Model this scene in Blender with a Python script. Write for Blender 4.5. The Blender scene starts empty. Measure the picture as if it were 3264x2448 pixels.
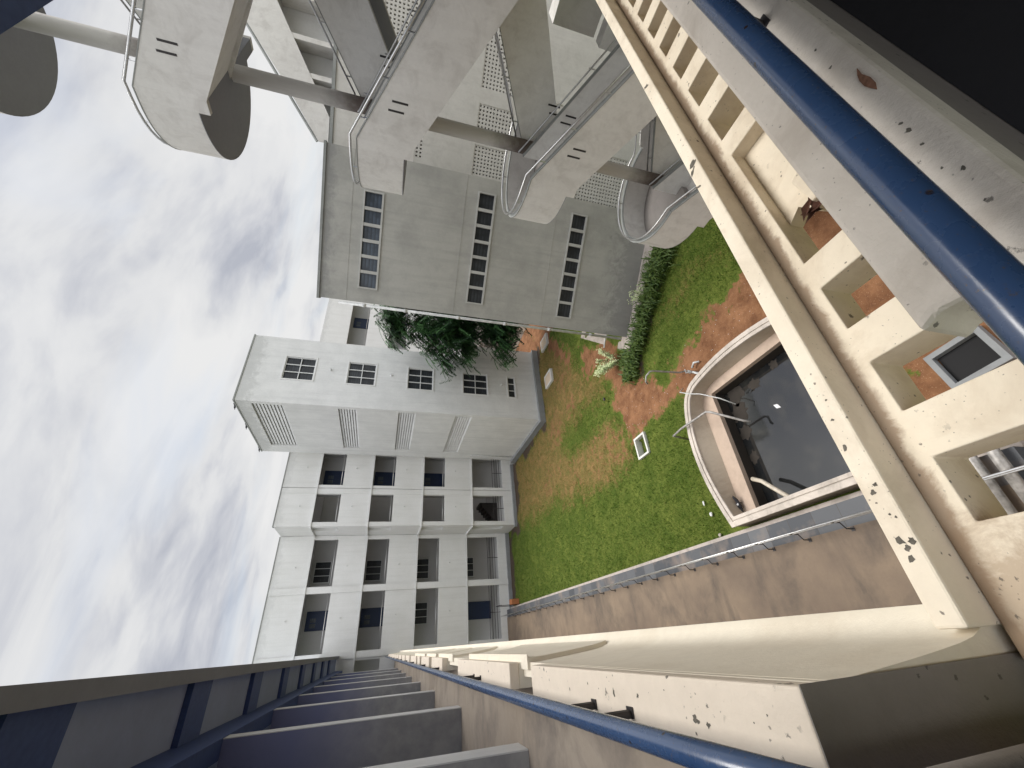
import bpy, bmesh, math, random
import numpy as np
from mathutils import Vector, Matrix, noise

# ------------------------------------------------------------------ camera
scn = bpy.context.scene
H = 9.0
cam_d = bpy.data.cameras.new('camera')
cam = bpy.data.objects.new('camera', cam_d)
scn.collection.objects.link(cam)
# rows: camera right, down, forward written in world axes (phone held sideways)
CR = ((-0.07485534, -0.27281982, -0.95914859),
      (-0.84312399, 0.53092398, -0.08521542),
      (0.53248344, 0.80230236, -0.26976344))
M = Matrix.Identity(4)
for i in range(3):
    M[i][0] = CR[0][i]; M[i][1] = -CR[1][i]; M[i][2] = -CR[2][i]
M.translation = Vector((0, 0, H))
cam.matrix_world = M
cam_d.sensor_fit = 'HORIZONTAL'; cam_d.sensor_width = 36.0
cam_d.lens = 1295.727 / 3264 * 36
cam_d.clip_start = 0.02; cam_d.clip_end = 800
scn.camera = cam
scn.render.resolution_x = 1024; scn.render.resolution_y = 768

# ------------------------------------------------------------------ light
SUN_EL, SUN_AZ = math.radians(72), math.radians(35)     # azimuth from +Y towards +X
world = bpy.data.worlds.new('World'); scn.world = world
world.use_nodes = True
wt = world.node_tree; wn = wt.nodes; wl = wt.links
for n in list(wn): wn.remove(n)
def WN(t, **k):
    n = wn.new(t)
    for a, v in k.items(): setattr(n, a, v)
    return n
def wmath(op, a, b=None):
    n = WN('ShaderNodeMath', operation=op)
    for i, v in enumerate((a, b)):
        if v is None: continue
        if isinstance(v, (int, float)): n.inputs[i].default_value = v
        else: wl.new(v, n.inputs[i])
    return n.outputs[0]
wo = WN('ShaderNodeOutputWorld'); bg = WN('ShaderNodeBackground'); bg.inputs['Strength'].default_value = 0.1
sky = WN('ShaderNodeTexSky', sky_type='NISHITA', sun_disc=False)
sky.sun_elevation = SUN_EL; sky.sun_rotation = SUN_AZ; sky.air_density = 1.3; sky.dust_density = 2.0
tc = WN('ShaderNodeTexCoord'); sep = WN('ShaderNodeSeparateXYZ')
wl.new(tc.outputs['Generated'], sep.inputs[0])
zz = wmath('ADD', wmath('MAXIMUM', sep.outputs[2], 0.0), 0.16)
cmb = WN('ShaderNodeCombineXYZ')
wl.new(wmath('DIVIDE', sep.outputs[0], zz), cmb.inputs[0]); wl.new(wmath('DIVIDE', sep.outputs[1], zz), cmb.inputs[1])
def cloud(scale, detail, rough, dist, off, stretch=(1, 1, 1), rot=0.0):
    mp = WN('ShaderNodeMapping'); mp.inputs['Location'].default_value = off; mp.inputs['Scale'].default_value = stretch
    mp.inputs['Rotation'].default_value = (0, 0, rot)
    wl.new(cmb.outputs[0], mp.inputs[0])
    n = WN('ShaderNodeTexNoise'); n.inputs['Scale'].default_value = scale; n.inputs['Detail'].default_value = detail
    n.inputs['Roughness'].default_value = rough; n.inputs['Distortion'].default_value = dist
    wl.new(mp.outputs[0], n.inputs['Vector']); return n.outputs['Fac']
def wramp(fac, stops):
    r = WN('ShaderNodeValToRGB'); cr = r.color_ramp
    while len(cr.elements) < len(stops): cr.elements.new(0.5)
    for e, (p, c) in zip(cr.elements, stops): e.position = p; e.color = (*c, 1)
    wl.new(fac, r.inputs[0]); return r.outputs[0]
big = cloud(0.75, 5, 0.5, 0.35, (5.1, 2.2, 0), (1, 1.5, 1), 0.5)
fine = cloud(2.2, 8, 0.55, 0.5, (9.1, 4.7, 0), (1, 2.0, 1), 0.5)
tone = wmath('ADD', wmath('MULTIPLY', big, 0.68), wmath('MULTIPLY', fine, 0.32))
ccol = wramp(tone, [(0.37, (3.3, 3.45, 3.9)), (0.43, (4.3, 4.4, 4.7)), (0.48, (5.2, 5.25, 5.35)), (0.56, (5.8, 5.8, 5.8))])
cover = wramp(cloud(0.9, 6, 0.5, 0.6, (1.3, 7.7, 0), (1, 1.6, 1), 0.5), [(0.30, (0.7, 0.7, 0.7)), (0.48, (1, 1, 1))])
mx = WN('ShaderNodeMixRGB'); wl.new(cover, mx.inputs[0]); wl.new(sky.outputs[0], mx.inputs[1]); wl.new(ccol, mx.inputs[2])
# glow added to the unseen sky behind the camera and at the zenith, filling the walls
vd = WN('ShaderNodeVectorMath', operation='DOT_PRODUCT'); wl.new(tc.outputs['Generated'], vd.inputs[0])
vd.inputs[1].default_value = (-0.05, -0.72, 0.69)
glow = wmath('MULTIPLY', wmath('POWER', wmath('MAXIMUM', vd.outputs['Value'], 0.0), 3.0), 1.9)
gl2 = WN('ShaderNodeMixRGB', blend_type='MULTIPLY'); gl2.inputs[0].default_value = 1.0
gsum = wmath('ADD', wmath('ADD', glow, 1.0), wmath('MULTIPLY', wmath('POWER', wmath('MAXIMUM', sep.outputs[2], 0.0), 8.0), 2.6)); gc = WN('ShaderNodeCombineXYZ')
for i in range(3): wl.new(gsum, gc.inputs[i])
wl.new(mx.outputs[0], gl2.inputs[1]); wl.new(gc.outputs[0], gl2.inputs[2])
wl.new(gl2.outputs[0], bg.inputs[0]); wl.new(bg.outputs[0], wo.inputs[0])

sun_d = bpy.data.lights.new('sun', 'SUN'); sun_d.energy = 1.9; sun_d.angle = math.radians(32); sun_d.color = (1, 0.965, 0.91)
sun = bpy.data.objects.new('sun', sun_d); scn.collection.objects.link(sun)
sdir = Vector((math.sin(SUN_AZ) * math.cos(SUN_EL), math.cos(SUN_AZ) * math.cos(SUN_EL), math.sin(SUN_EL)))
sun.rotation_euler = (-sdir).to_track_quat('-Z', 'Y').to_euler(); sun.location = (0, -10, 40)
scn.view_settings.view_transform = 'Standard'; scn.view_settings.look = 'None'
scn.view_settings.exposure = 0.52; scn.view_settings.gamma = 1.0

# ------------------------------------------------------------------ materials
def lin(c): return tuple(((v / 255) / 12.92 if v / 255 <= 0.04045 else ((v / 255 + 0.055) / 1.055) ** 2.4) for v in c)
class NT:
    def __init__(s, name):
        s.m = bpy.data.materials.new(name); s.m.use_nodes = True; s.t = s.m.node_tree
        s.b = s.t.nodes['Principled BSDF']; s.geo = s.t.nodes.new('ShaderNodeNewGeometry')
    def n(s, t, **k):
        n = s.t.nodes.new(t)
        for a, v in k.items(): setattr(n, a, v)
        return n
    def link(s, a, b): s.t.links.new(a, b)
    def pos(s, scale=(1, 1, 1)):
        mp = s.n('ShaderNodeMapping'); mp.inputs['Scale'].default_value = scale
        s.link(s.geo.outputs['Position'], mp.inputs[0]); return mp.outputs[0]
    def noise(s, scale, detail=4, rough=0.55, vec=None, dist=0):
        n = s.n('ShaderNodeTexNoise'); n.inputs['Scale'].default_value = scale; n.inputs['Detail'].default_value = detail
        n.inputs['Roughness'].default_value = rough; n.inputs['Distortion'].default_value = dist
        s.link(vec if vec is not None else s.pos(), n.inputs['Vector']); return n.outputs['Fac']
    def ramp(s, f, a, b, ca=(0, 0, 0), cb=(1, 1, 1)):
        r = s.n('ShaderNodeValToRGB'); e = r.color_ramp.elements
        e[0].position = a; e[0].color = (*ca, 1); e[1].position = b; e[1].color = (*cb, 1)
        s.link(f, r.inputs[0]); return r.outputs[0]
    def mix(s, f, a, b, mode='MIX'):
        m = s.n('ShaderNodeMixRGB', blend_type=mode)
        for i, v in ((0, f), (1, a), (2, b)):
            if isinstance(v, (int, float)): m.inputs[i].default_value = v
            elif isinstance(v, tuple): m.inputs[i].default_value = (*v, 1)
            else: s.link(v, m.inputs[i])
        return m.outputs[0]
    def mul(s, a, b):
        m = s.n('ShaderNodeMath', operation='MULTIPLY')
        for i, v in enumerate((a, b)):
            if isinstance(v, (int, float)): m.inputs[i].default_value = v
            else: s.link(v, m.inputs[i])
        return m.outputs[0]
    def bump(s, h, strength=0.3, dist=0.01):
        b = s.n('ShaderNodeBump'); b.inputs['Strength'].default_value = strength; b.inputs['Distance'].default_value = dist
        s.link(h, b.inputs['Height']); s.link(b.outputs[0], s.b.inputs['Normal'])
    def done(s, col, rough=0.8, spec=0.3):
        if isinstance(col, tuple): s.b.inputs['Base Color'].default_value = (*col, 1)
        else: s.link(col, s.b.inputs['Base Color'])
        if isinstance(rough, float): s.b.inputs['Roughness'].default_value = rough
        else: s.link(rough, s.b.inputs['Roughness'])
        s.b.inputs['Specular IOR Level'].default_value = spec
        return s.m

def plaster(name, base, dirt, patch=0.25, streak=0.2, bump=0.25, fine=60, pits=0, pitcol=(0.06, 0.055, 0.05), stain=None, stainamt=0.0, wear=()):
    t = NT(name)
    c = t.mix(t.mul(t.ramp(t.noise(0.9, 6, 0.65), 0.40, 0.62), patch), base, dirt)
    c = t.mix(t.mul(t.ramp(t.noise(1.0, 5, 0.6, t.pos((5, 5, 0.35))), 0.47, 0.66), streak), c, dirt)
    c = t.mix(0.35, c, t.ramp(t.noise(14, 6, 0.7), 0.3, 0.7, tuple(v * 0.86 for v in base), tuple(min(v * 1.06, 1) for v in base)))
    if stain is not None:
        c = t.mix(t.mul(t.ramp(t.noise(2.6, 7, 0.68, None, 0.6), 0.48, 0.66), stainamt), c, stain)
    for (axis, a_, b_, colr, amt, nsc) in wear:      # grime collected along a ledge / at a wall foot, ragged by noise
        sx = t.n('ShaderNodeSeparateXYZ'); t.link(t.geo.outputs['Position'], sx.inputs[0])
        mr = t.n('ShaderNodeMapRange'); mr.inputs['From Min'].default_value = a_; mr.inputs['From Max'].default_value = b_
        t.link(sx.outputs[axis], mr.inputs['Value'])
        ad = t.n('ShaderNodeMath', operation='ADD'); t.link(mr.outputs[0], ad.inputs[0]); t.link(t.noise(nsc, 7, 0.72, None, 0.5), ad.inputs[1])
        c = t.mix(t.mul(t.ramp(ad.outputs[0], 0.80, 1.5), amt), c, colr)
    if pits:
        for psc, lim, amt in ((pits, 0.37, 0.8), (pits * 0.33, 0.355, 0.85), (pits * 2.2, 0.37, 0.6)):
            v = t.n('ShaderNodeTexVoronoi'); v.inputs['Scale'].default_value = psc
            t.link(t.pos((1, 1, 1)), v.inputs['Vector'])
            wob = t.n('ShaderNodeMath', operation='ADD'); t.link(v.outputs['Distance'], wob.inputs[0])
            t.link(t.mul(t.noise(psc * 3, 5, 0.8), 0.55), wob.inputs[1])
            pm = t.ramp(wob.outputs[0], lim - 0.02, lim + 0.02, (1, 1, 1), (0, 0, 0))
            pm = t.mul(pm, t.ramp(t.noise(psc * 0.13 + 1.1, 3), 0.49, 0.53))
            c = t.mix(t.mul(pm, amt), c, pitcol)
    t.bump(t.noise(fine, 5, 0.7), bump, 0.004)
    return t.done(c, 0.88, 0.2)

MAT = {}
MAT['white'] = plaster('white_paint_wall', (0.71, 0.71, 0.70), (0.50, 0.50, 0.47), 0.25, 0.3, wear=[(2, 14.6, 16.2, (0.5, 0.505, 0.5), 0.4, 3.0)])
MAT['white2'] = plaster('tower_white_wall', (0.70, 0.705, 0.70), (0.42, 0.43, 0.43), 0.35, 0.35, wear=[(2, 15.6, 17.6, (0.40, 0.405, 0.40), 0.5, 3.0)])
MAT['interior'] = plaster('corridor_wall', (0.56, 0.555, 0.55), (0.4, 0.38, 0.35), 0.2, 0.1)
MAT['grey'] = plaster('grey_render', (0.43, 0.425, 0.395), (0.27, 0.27, 0.255), 0.75, 0.45, 0.35, 25, wear=[(2, 2.4, -1.0, (0.18, 0.18, 0.17), 0.5, 2.4), (2, 11.0, 12.4, (0.24, 0.24, 0.235), 0.7, 2.0)])
MAT['stair'] = plaster('stair_plaster', (0.71, 0.695, 0.665), (0.52, 0.50, 0.47), 0.3, 0.35, stain=(0.30, 0.27, 0.245), stainamt=0.25)
MAT['stairfloor'] = plaster('landing_screed', (0.26, 0.24, 0.225), (0.15, 0.135, 0.125), 0.6, 0.0)
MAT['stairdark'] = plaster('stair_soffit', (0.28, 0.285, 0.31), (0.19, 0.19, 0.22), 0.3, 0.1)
MAT['hall'] = plaster('stair_hall_wall', (0.60, 0.585, 0.55), (0.40, 0.385, 0.35), 0.35, 0.35, stain=(0.2, 0.19, 0.17), stainamt=0.15)
MAT['cream'] = plaster('cream_paint', (0.81, 0.725, 0.585), (0.62, 0.52, 0.38), 0.25, 0.08, 0.5, 45, 26, (0.14, 0.12, 0.10), (0.42, 0.31, 0.20), 0.4, wear=[(1, 0.74, 0.86, (0.30, 0.20, 0.13), 0.75, 7.0), (0, 0.42, -0.25, (0.36, 0.25, 0.16), 0.6, 9.0)])
MAT['creamlip'] = plaster('cream_lip_paint', (0.81, 0.73, 0.60), (0.63, 0.54, 0.41), 0.3, 0.08, 0.5, 45, 26, (0.12, 0.10, 0.085), (0.45, 0.36, 0.26), 0.35)
MAT['creamwall'] = plaster('cream_ledge_paint', (0.82, 0.755, 0.63), (0.66, 0.57, 0.45), 0.25, 0.1, 0.4, 50, 0, stain=(0.5, 0.4, 0.28), stainamt=0.15)
MAT['pinkcap'] = plaster('parapet_cap_plaster', (0.76, 0.67, 0.56), (0.56, 0.48, 0.39), 0.3, 0.05, 0.5, 60, 15, (0.06, 0.055, 0.05))
MAT['coping'] = plaster('grey_cement_coping', (0.72, 0.66, 0.585), (0.54, 0.49, 0.42), 0.5, 0.0, 0.9, 55, 24, (0.10, 0.09, 0.08), (0.34, 0.28, 0.22), 0.35)
MAT['darkend'] = plaster('shaded_cement', (0.27, 0.245, 0.22), (0.17, 0.155, 0.14), 0.4, 0.1, 0.7, 50, 8, (0.04, 0.035, 0.03))  # dark cement tone with the shade of these faces put into it
MAT['roofbeam'] = plaster('roof_edge_plaster', (0.30, 0.315, 0.36), (0.22, 0.225, 0.25), 0.5, 0.0)
MAT['trim'] = plaster('window_surround', (0.50, 0.50, 0.48), (0.30, 0.30, 0.28), 0.5, 0.2)
MAT['dirtcap'] = plaster('weathered_coping', (0.30, 0.31, 0.30), (0.16, 0.17, 0.16), 0.6, 0.2)
MAT['plinth'] = plaster('plinth_cement', (0.26, 0.27, 0.275), (0.17, 0.17, 0.17), 0.6, 0.3)
MAT['apron'] = plaster('apron_cement', (0.48, 0.42, 0.38), (0.3, 0.28, 0.25), 0.6, 0.0, stain=(0.2, 0.17, 0.14), stainamt=0.5)
MAT['pondwall'] = plaster('pond_plaster', (0.44, 0.375, 0.30), (0.33, 0.28, 0.22), 0.35, 0.2, stain=(0.25, 0.2, 0.15), stainamt=0.25)
MAT['pondrim'] = plaster('pond_rim', (0.60, 0.54, 0.48), (0.33, 0.29, 0.25), 0.7, 0.0, 0.6, 40, stain=(0.2, 0.18, 0.16), stainamt=0.45)
MAT['bench'] = plaster('pond_ledge_pink', (0.50, 0.39, 0.31), (0.34, 0.27, 0.22), 0.5, 0.0, stain=(0.28, 0.22, 0.17), stainamt=0.3)
MAT['algae'] = plaster('pond_algae', (0.045, 0.038, 0.032), (0.02, 0.018, 0.016), 0.6, 0.5)
MAT['corridor_shade'] = plaster('dim_corridor_black', (0.035, 0.035, 0.04), (0.02, 0.02, 0.022), 0.4, 0)  # near-black tone paints the dimness of the weakly lit front corridor
MAT['black'] = NT('black_void').done((0.006, 0.006, 0.007), 0.6, 0.2)
def simple(name, c, r=0.5, spec=0.4, metal=0.0, var=0.2, sc=20):
    t = NT(name); col = t.mix(t.ramp(t.noise(sc, 4), 0.35, 0.7), c, tuple(v * (1 - var) for v in c))
    t.b.inputs['Metallic'].default_value = metal; return t.done(col, r, spec)
MAT['bluepaint'] = simple('blue_wall_paint', (0.06, 0.10, 0.27), 0.6)
MAT['door'] = simple('blue_door_paint', (0.022, 0.04, 0.10), 0.45)
t = NT('pier_flare_tint')
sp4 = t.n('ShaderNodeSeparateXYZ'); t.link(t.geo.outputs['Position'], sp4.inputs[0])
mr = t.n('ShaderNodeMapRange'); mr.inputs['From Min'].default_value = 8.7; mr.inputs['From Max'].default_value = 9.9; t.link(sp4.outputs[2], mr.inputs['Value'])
c = t.mix(mr.outputs[0], t.mix(t.ramp(t.noise(3, 6, 0.65), 0.4, 0.62), (0.30, 0.30, 0.305), (0.40, 0.395, 0.39)), (0.20, 0.22, 0.36))  # blue upper tint paints lens-flare haze into the piers
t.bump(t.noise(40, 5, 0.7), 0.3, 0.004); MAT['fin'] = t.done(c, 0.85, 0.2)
MAT['ceil'] = plaster('bluish_ceiling', (0.36, 0.42, 0.60), (0.24, 0.27, 0.38), 0.4, 0.0)
MAT['steel'] = simple('stainless_steel', (0.62, 0.62, 0.62), 0.3, 0.5, 0.9, 0.2, 30)
MAT['rustpipe'] = simple('galvanised_pipe', (0.42, 0.40, 0.38), 0.5, 0.4, 0.3, 0.5, 12)
MAT['darkmetal'] = simple('dark_iron', (0.05, 0.045, 0.045), 0.5, 0.4, 0.4, 0.3, 30)
MAT['pvc'] = simple('cream_pvc', (0.62, 0.55, 0.45), 0.45, 0.4, 0, 0.35, 9)
MAT['whitepvc'] = simple('white_pvc', (0.62, 0.63, 0.62), 0.4, 0.4, 0, 0.3, 6)
MAT['mullion'] = simple('white_window_paint', (0.66, 0.67, 0.67), 0.5)
MAT['tile'] = None
MAT['bark'] = simple('bark', (0.10, 0.075, 0.055), 0.9, 0.1, 0, 0.5, 12)
MAT['bird'] = simple('dark_feathers', (0.03, 0.03, 0.035), 0.7)
MAT['litter'] = simple('white_plastic', (0.75, 0.75, 0.76), 0.4)
MAT['deadleaf'] = simple('dry_leaf', (0.10, 0.045, 0.03), 0.8, 0.2, 0, 0.5, 60)
MAT['chip'] = simple('flaked_brick', (0.28, 0.15, 0.10), 0.9, 0.1, 0, 0.5, 80)
MAT['lid'] = simple('terrazzo_lid', (0.62, 0.50, 0.38), 0.8, 0.2, 0, 0.15, 30)
MAT['whitestone'] = plaster('white_frame', (0.66, 0.65, 0.62), (0.4, 0.38, 0.36), 0.4, 0)
MAT['orange'] = simple('orange_brick', (0.45, 0.17, 0.07), 0.8)
MAT['cable'] = simple('black_cable', (0.02, 0.02, 0.02), 0.5)
def mat_glass(name, c, r, spec=0.6):
    t = NT(name); w = t.n('ShaderNodeTexWave', wave_type='BANDS', bands_direction='Z', wave_profile='SAW')
    w.inputs['Scale'].default_value = 2.6; t.link(t.pos(), w.inputs['Vector'])
    c2 = t.mix(t.ramp(w.outputs['Fac'], 0.1, 0.9), tuple(v * 0.5 for v in c), c)
    c2 = t.mix(t.ramp(t.noise(2.2, 3), 0.42, 0.62), c2, tuple(v * 0.45 for v in c))
    return t.done(c2, r, spec)
MAT['glass'] = mat_glass('louvre_glass', (0.050, 0.056, 0.064), 0.4, 0.3)
MAT['glassblue'] = mat_glass('bluish_louvre_glass', (0.075, 0.10, 0.135), 0.3, 0.5)
# louvred blockwork
def mat_louvre():
    t = NT('perforated_block_panel')
    w = t.n('ShaderNodeTexWave', wave_type='BANDS', bands_direction='Z'); w.inputs['Scale'].default_value = 2.0
    t.link(t.pos(), w.inputs['Vector'])
    c = t.mix(t.ramp(w.outputs['Fac'], 0.2, 0.6), (0.34, 0.35, 0.35), (0.62, 0.63, 0.63)); return t.done(c, 0.8)
# enamel pipe
t = NT('blue_enamel_pipe')
f1 = t.ramp(t.noise(3.5, 5, 0.6), 0.3, 0.75)
c = t.mix(f1, (0.030, 0.066, 0.155), (0.046, 0.092, 0.20))
t.b.inputs['Coat Weight'].default_value = 0.6; t.b.inputs['Coat Roughness'].default_value = 0.22
spk = t.ramp(t.noise(120, 4, 0.7), 0.62, 0.68)
c = t.mix(t.mul(spk, 0.85), c, (0.10, 0.07, 0.055))
v = t.n('ShaderNodeTexVoronoi'); v.inputs['Scale'].default_value = 26; t.link(t.pos(), v.inputs['Vector'])
c = t.mix(t.mul(t.ramp(v.outputs['Distance'], 0.10, 0.16, (1, 1, 1), (0, 0, 0)), t.ramp(t.noise(7, 3), 0.5, 0.56)), c, (0.03, 0.02, 0.018))
t.bump(t.noise(140, 4, 0.7), 0.12, 0.0008)
MAT['pipe'] = t.done(c, t.ramp(t.noise(30, 4), 0.3, 0.7, (0.16, 0.16, 0.16), (0.34, 0.34, 0.34)), 0.7)
# stained terrace floor
def stained(name, a, b, d, vec, s2=0.8):
    t = NT(name)
    c = t.mix(t.ramp(t.noise(0.5, 6, 0.6), 0.35, 0.65), a, b)
    c = t.mix(t.mul(t.ramp(t.noise(1.0, 7, 0.65, t.pos(vec), 0.4), 0.48, 0.7), s2), c, d)
    c = t.mix(0.4, c, t.mix(t.noise(22, 5, 0.7), tuple(v * 0.7 for v in a), tuple(min(1, v * 1.25) for v in a)))
    t.bump(t.noise(40, 5, 0.7), 0.3, 0.004); return t.done(c, 0.8, 0.25)
MAT['terrace'] = stained('stained_terrace', (0.145, 0.112, 0.088), (0.31, 0.235, 0.165), (0.055, 0.052, 0.05), (0.55, 1.0, 1), 0.9)
MAT['corrfloor'] = stained('corridor_floor_stain', (0.33, 0.275, 0.22), (0.46, 0.40, 0.335), (0.13, 0.12, 0.12), (1.6, 2.0, 1), 0.9)
# slate tile strip
t = NT('slate_tile')
br = t.n('ShaderNodeTexBrick'); br.inputs['Scale'].default_value = 1.0; br.offset = 0
br.inputs['Brick Width'].default_value = 5.0; br.inputs['Row Height'].default_value = 0.6; br.inputs['Mortar Size'].default_value = 0.006
br.inputs['Color1'].default_value = (0.055, 0.06, 0.07, 1); br.inputs['Color2'].default_value = (0.12, 0.125, 0.135, 1); br.inputs['Mortar'].default_value = (0.06, 0.05, 0.045, 1)
mp = t.n('ShaderNodeMapping'); mp.inputs['Location'].default_value = (1.0, 0, 0); t.link(t.geo.outputs['Position'], mp.inputs[0]); t.link(mp.outputs[0], br.inputs['Vector'])
c = t.mix(t.mul(t.ramp(t.noise(1.3, 5), 0.5, 0.7), 0.6), br.outputs['Color'], (0.30, 0.23, 0.18))
t.bump(t.noise(30, 4), 0.3, 0.004); MAT['tile'] = t.done(c, 0.6, 0.4)
# water
t = NT('dark_water'); t.bump(t.noise(9, 3), 0.03, 0.01)

MAT['water'] = t.done(t.mix(t.ramp(t.noise(1.6, 5), 0.5, 0.66), (0.012, 0.013, 0.014), (0.028, 0.027, 0.024)), 0.05, 1.0)
# ground: grass / dry grass / laterite soil mixed by vertex attributes ; third channel paints contact shade near bases and dark soil
t = NT('courtyard_ground')
at = t.n('ShaderNodeVertexColor', layer_name='cover'); sp = t.n('ShaderNodeSeparateColor'); t.link(at.outputs[0], sp.inputs[0])
g1 = t.mix(t.ramp(t.noise(1.1, 6, 0.65), 0.35, 0.68), (0.04, 0.075, 0.012), (0.115, 0.145, 0.030))
g1 = t.mix(t.mul(t.ramp(t.noise(0.45, 7, 0.75, None, 0.8), 0.5, 0.6), 0.65), g1, (0.022, 0.058, 0.006))
g1 = t.mix(t.mul(t.ramp(t.noise(4.5, 6, 0.75), 0.52, 0.70), 0.4), g1, (0.02, 0.045, 0.006))
g1 = t.mix(t.mul(t.ramp(t.noise(38, 4, 0.7), 0.4, 0.7), 0.55), g1, (0.22, 0.23, 0.05))
g1 = t.mix(t.mul(t.ramp(t.noise(60, 3, 0.7), 0.55, 0.7), 0.6), g1, (0.008, 0.018, 0.005))
dry = t.mix(t.ramp(t.noise(2.2, 8, 0.8), 0.40, 0.60), (0.27, 0.165, 0.070), (0.115, 0.11, 0.032))
dry = t.mix(t.mul(t.ramp(t.noise(55, 3, 0.7), 0.52, 0.66), 0.7), dry, (0.03, 0.04, 0.012))
soil = t.mix(t.ramp(t.noise(1.6, 7, 0.68), 0.35, 0.68), (0.14, 0.064, 0.032), (0.285, 0.145, 0.075))
soil = t.mix(t.mul(t.ramp(t.noise(3.4, 6, 0.7, None, 0.5), 0.52, 0.68), 0.55), soil, (0.09, 0.038, 0.022))
soil = t.mix(t.mul(t.ramp(t.noise(45, 4, 0.7), 0.6, 0.68), 0.6), soil, (0.52, 0.36, 0.24))
def mask(ch, amt=0.5):
    a = t.n('ShaderNodeMath', operation='ADD'); t.link(ch, a.inputs[0])
    t.link(t.mul(t.n_off(t.noise(3.2, 9, 0.82)), amt), a.inputs[1]); return a.outputs[0]
def n_off(f):
    s = t.n('ShaderNodeMath', operation='SUBTRACT'); t.link(f, s.inputs[0]); s.inputs[1].default_value = 0.5; return s.outputs[0]
t.n_off = n_off
c = t.mix(t.ramp(mask(sp.outputs[1], 3.0), 0.30, 0.70), g1, dry)
c = t.mix(t.ramp(mask(sp.outputs[0], 2.2), 0.42, 0.60), c, soil)
c = t.mix(t.ramp(mask(sp.outputs[2], 0.5), 0.42, 0.6), c, (0.07, 0.052, 0.04))
t.bump(t.noise(30, 6, 0.75), 0.6, 0.02)
MAT['ground'] = t.done(c, 0.95, 0.1)
def leafmat(name, a, b, rough=0.5):
    t = NT(name); oi = t.n('ShaderNodeObjectInfo')
    c = t.mix(t.ramp(t.noise(7, 3, 0.7), 0.35, 0.65), a, b)
    t.b.inputs['Subsurface Weight'].default_value = 0.0
    return t.done(c, rough, 0.3)
MAT['blade'] = leafmat('grass_blades', (0.045, 0.10, 0.006), (0.13, 0.20, 0.025))
MAT['dryblade'] = leafmat('dry_grass_blades', (0.16, 0.16, 0.03), (0.34, 0.24, 0.08))
MAT['treeleaf'] = leafmat('tree_foliage', (0.028, 0.085, 0.026), (0.075, 0.165, 0.055))
MAT['treeleafdark'] = leafmat('tree_foliage_dark', (0.012, 0.035, 0.014), (0.03, 0.07, 0.028))
MAT['varieg'] = leafmat('variegated_leaf', (0.68, 0.70, 0.45), (0.32, 0.44, 0.17))
MAT['spider'] = leafmat('hedge_leaf', (0.02, 0.055, 0.008), (0.11, 0.16, 0.035))

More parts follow.
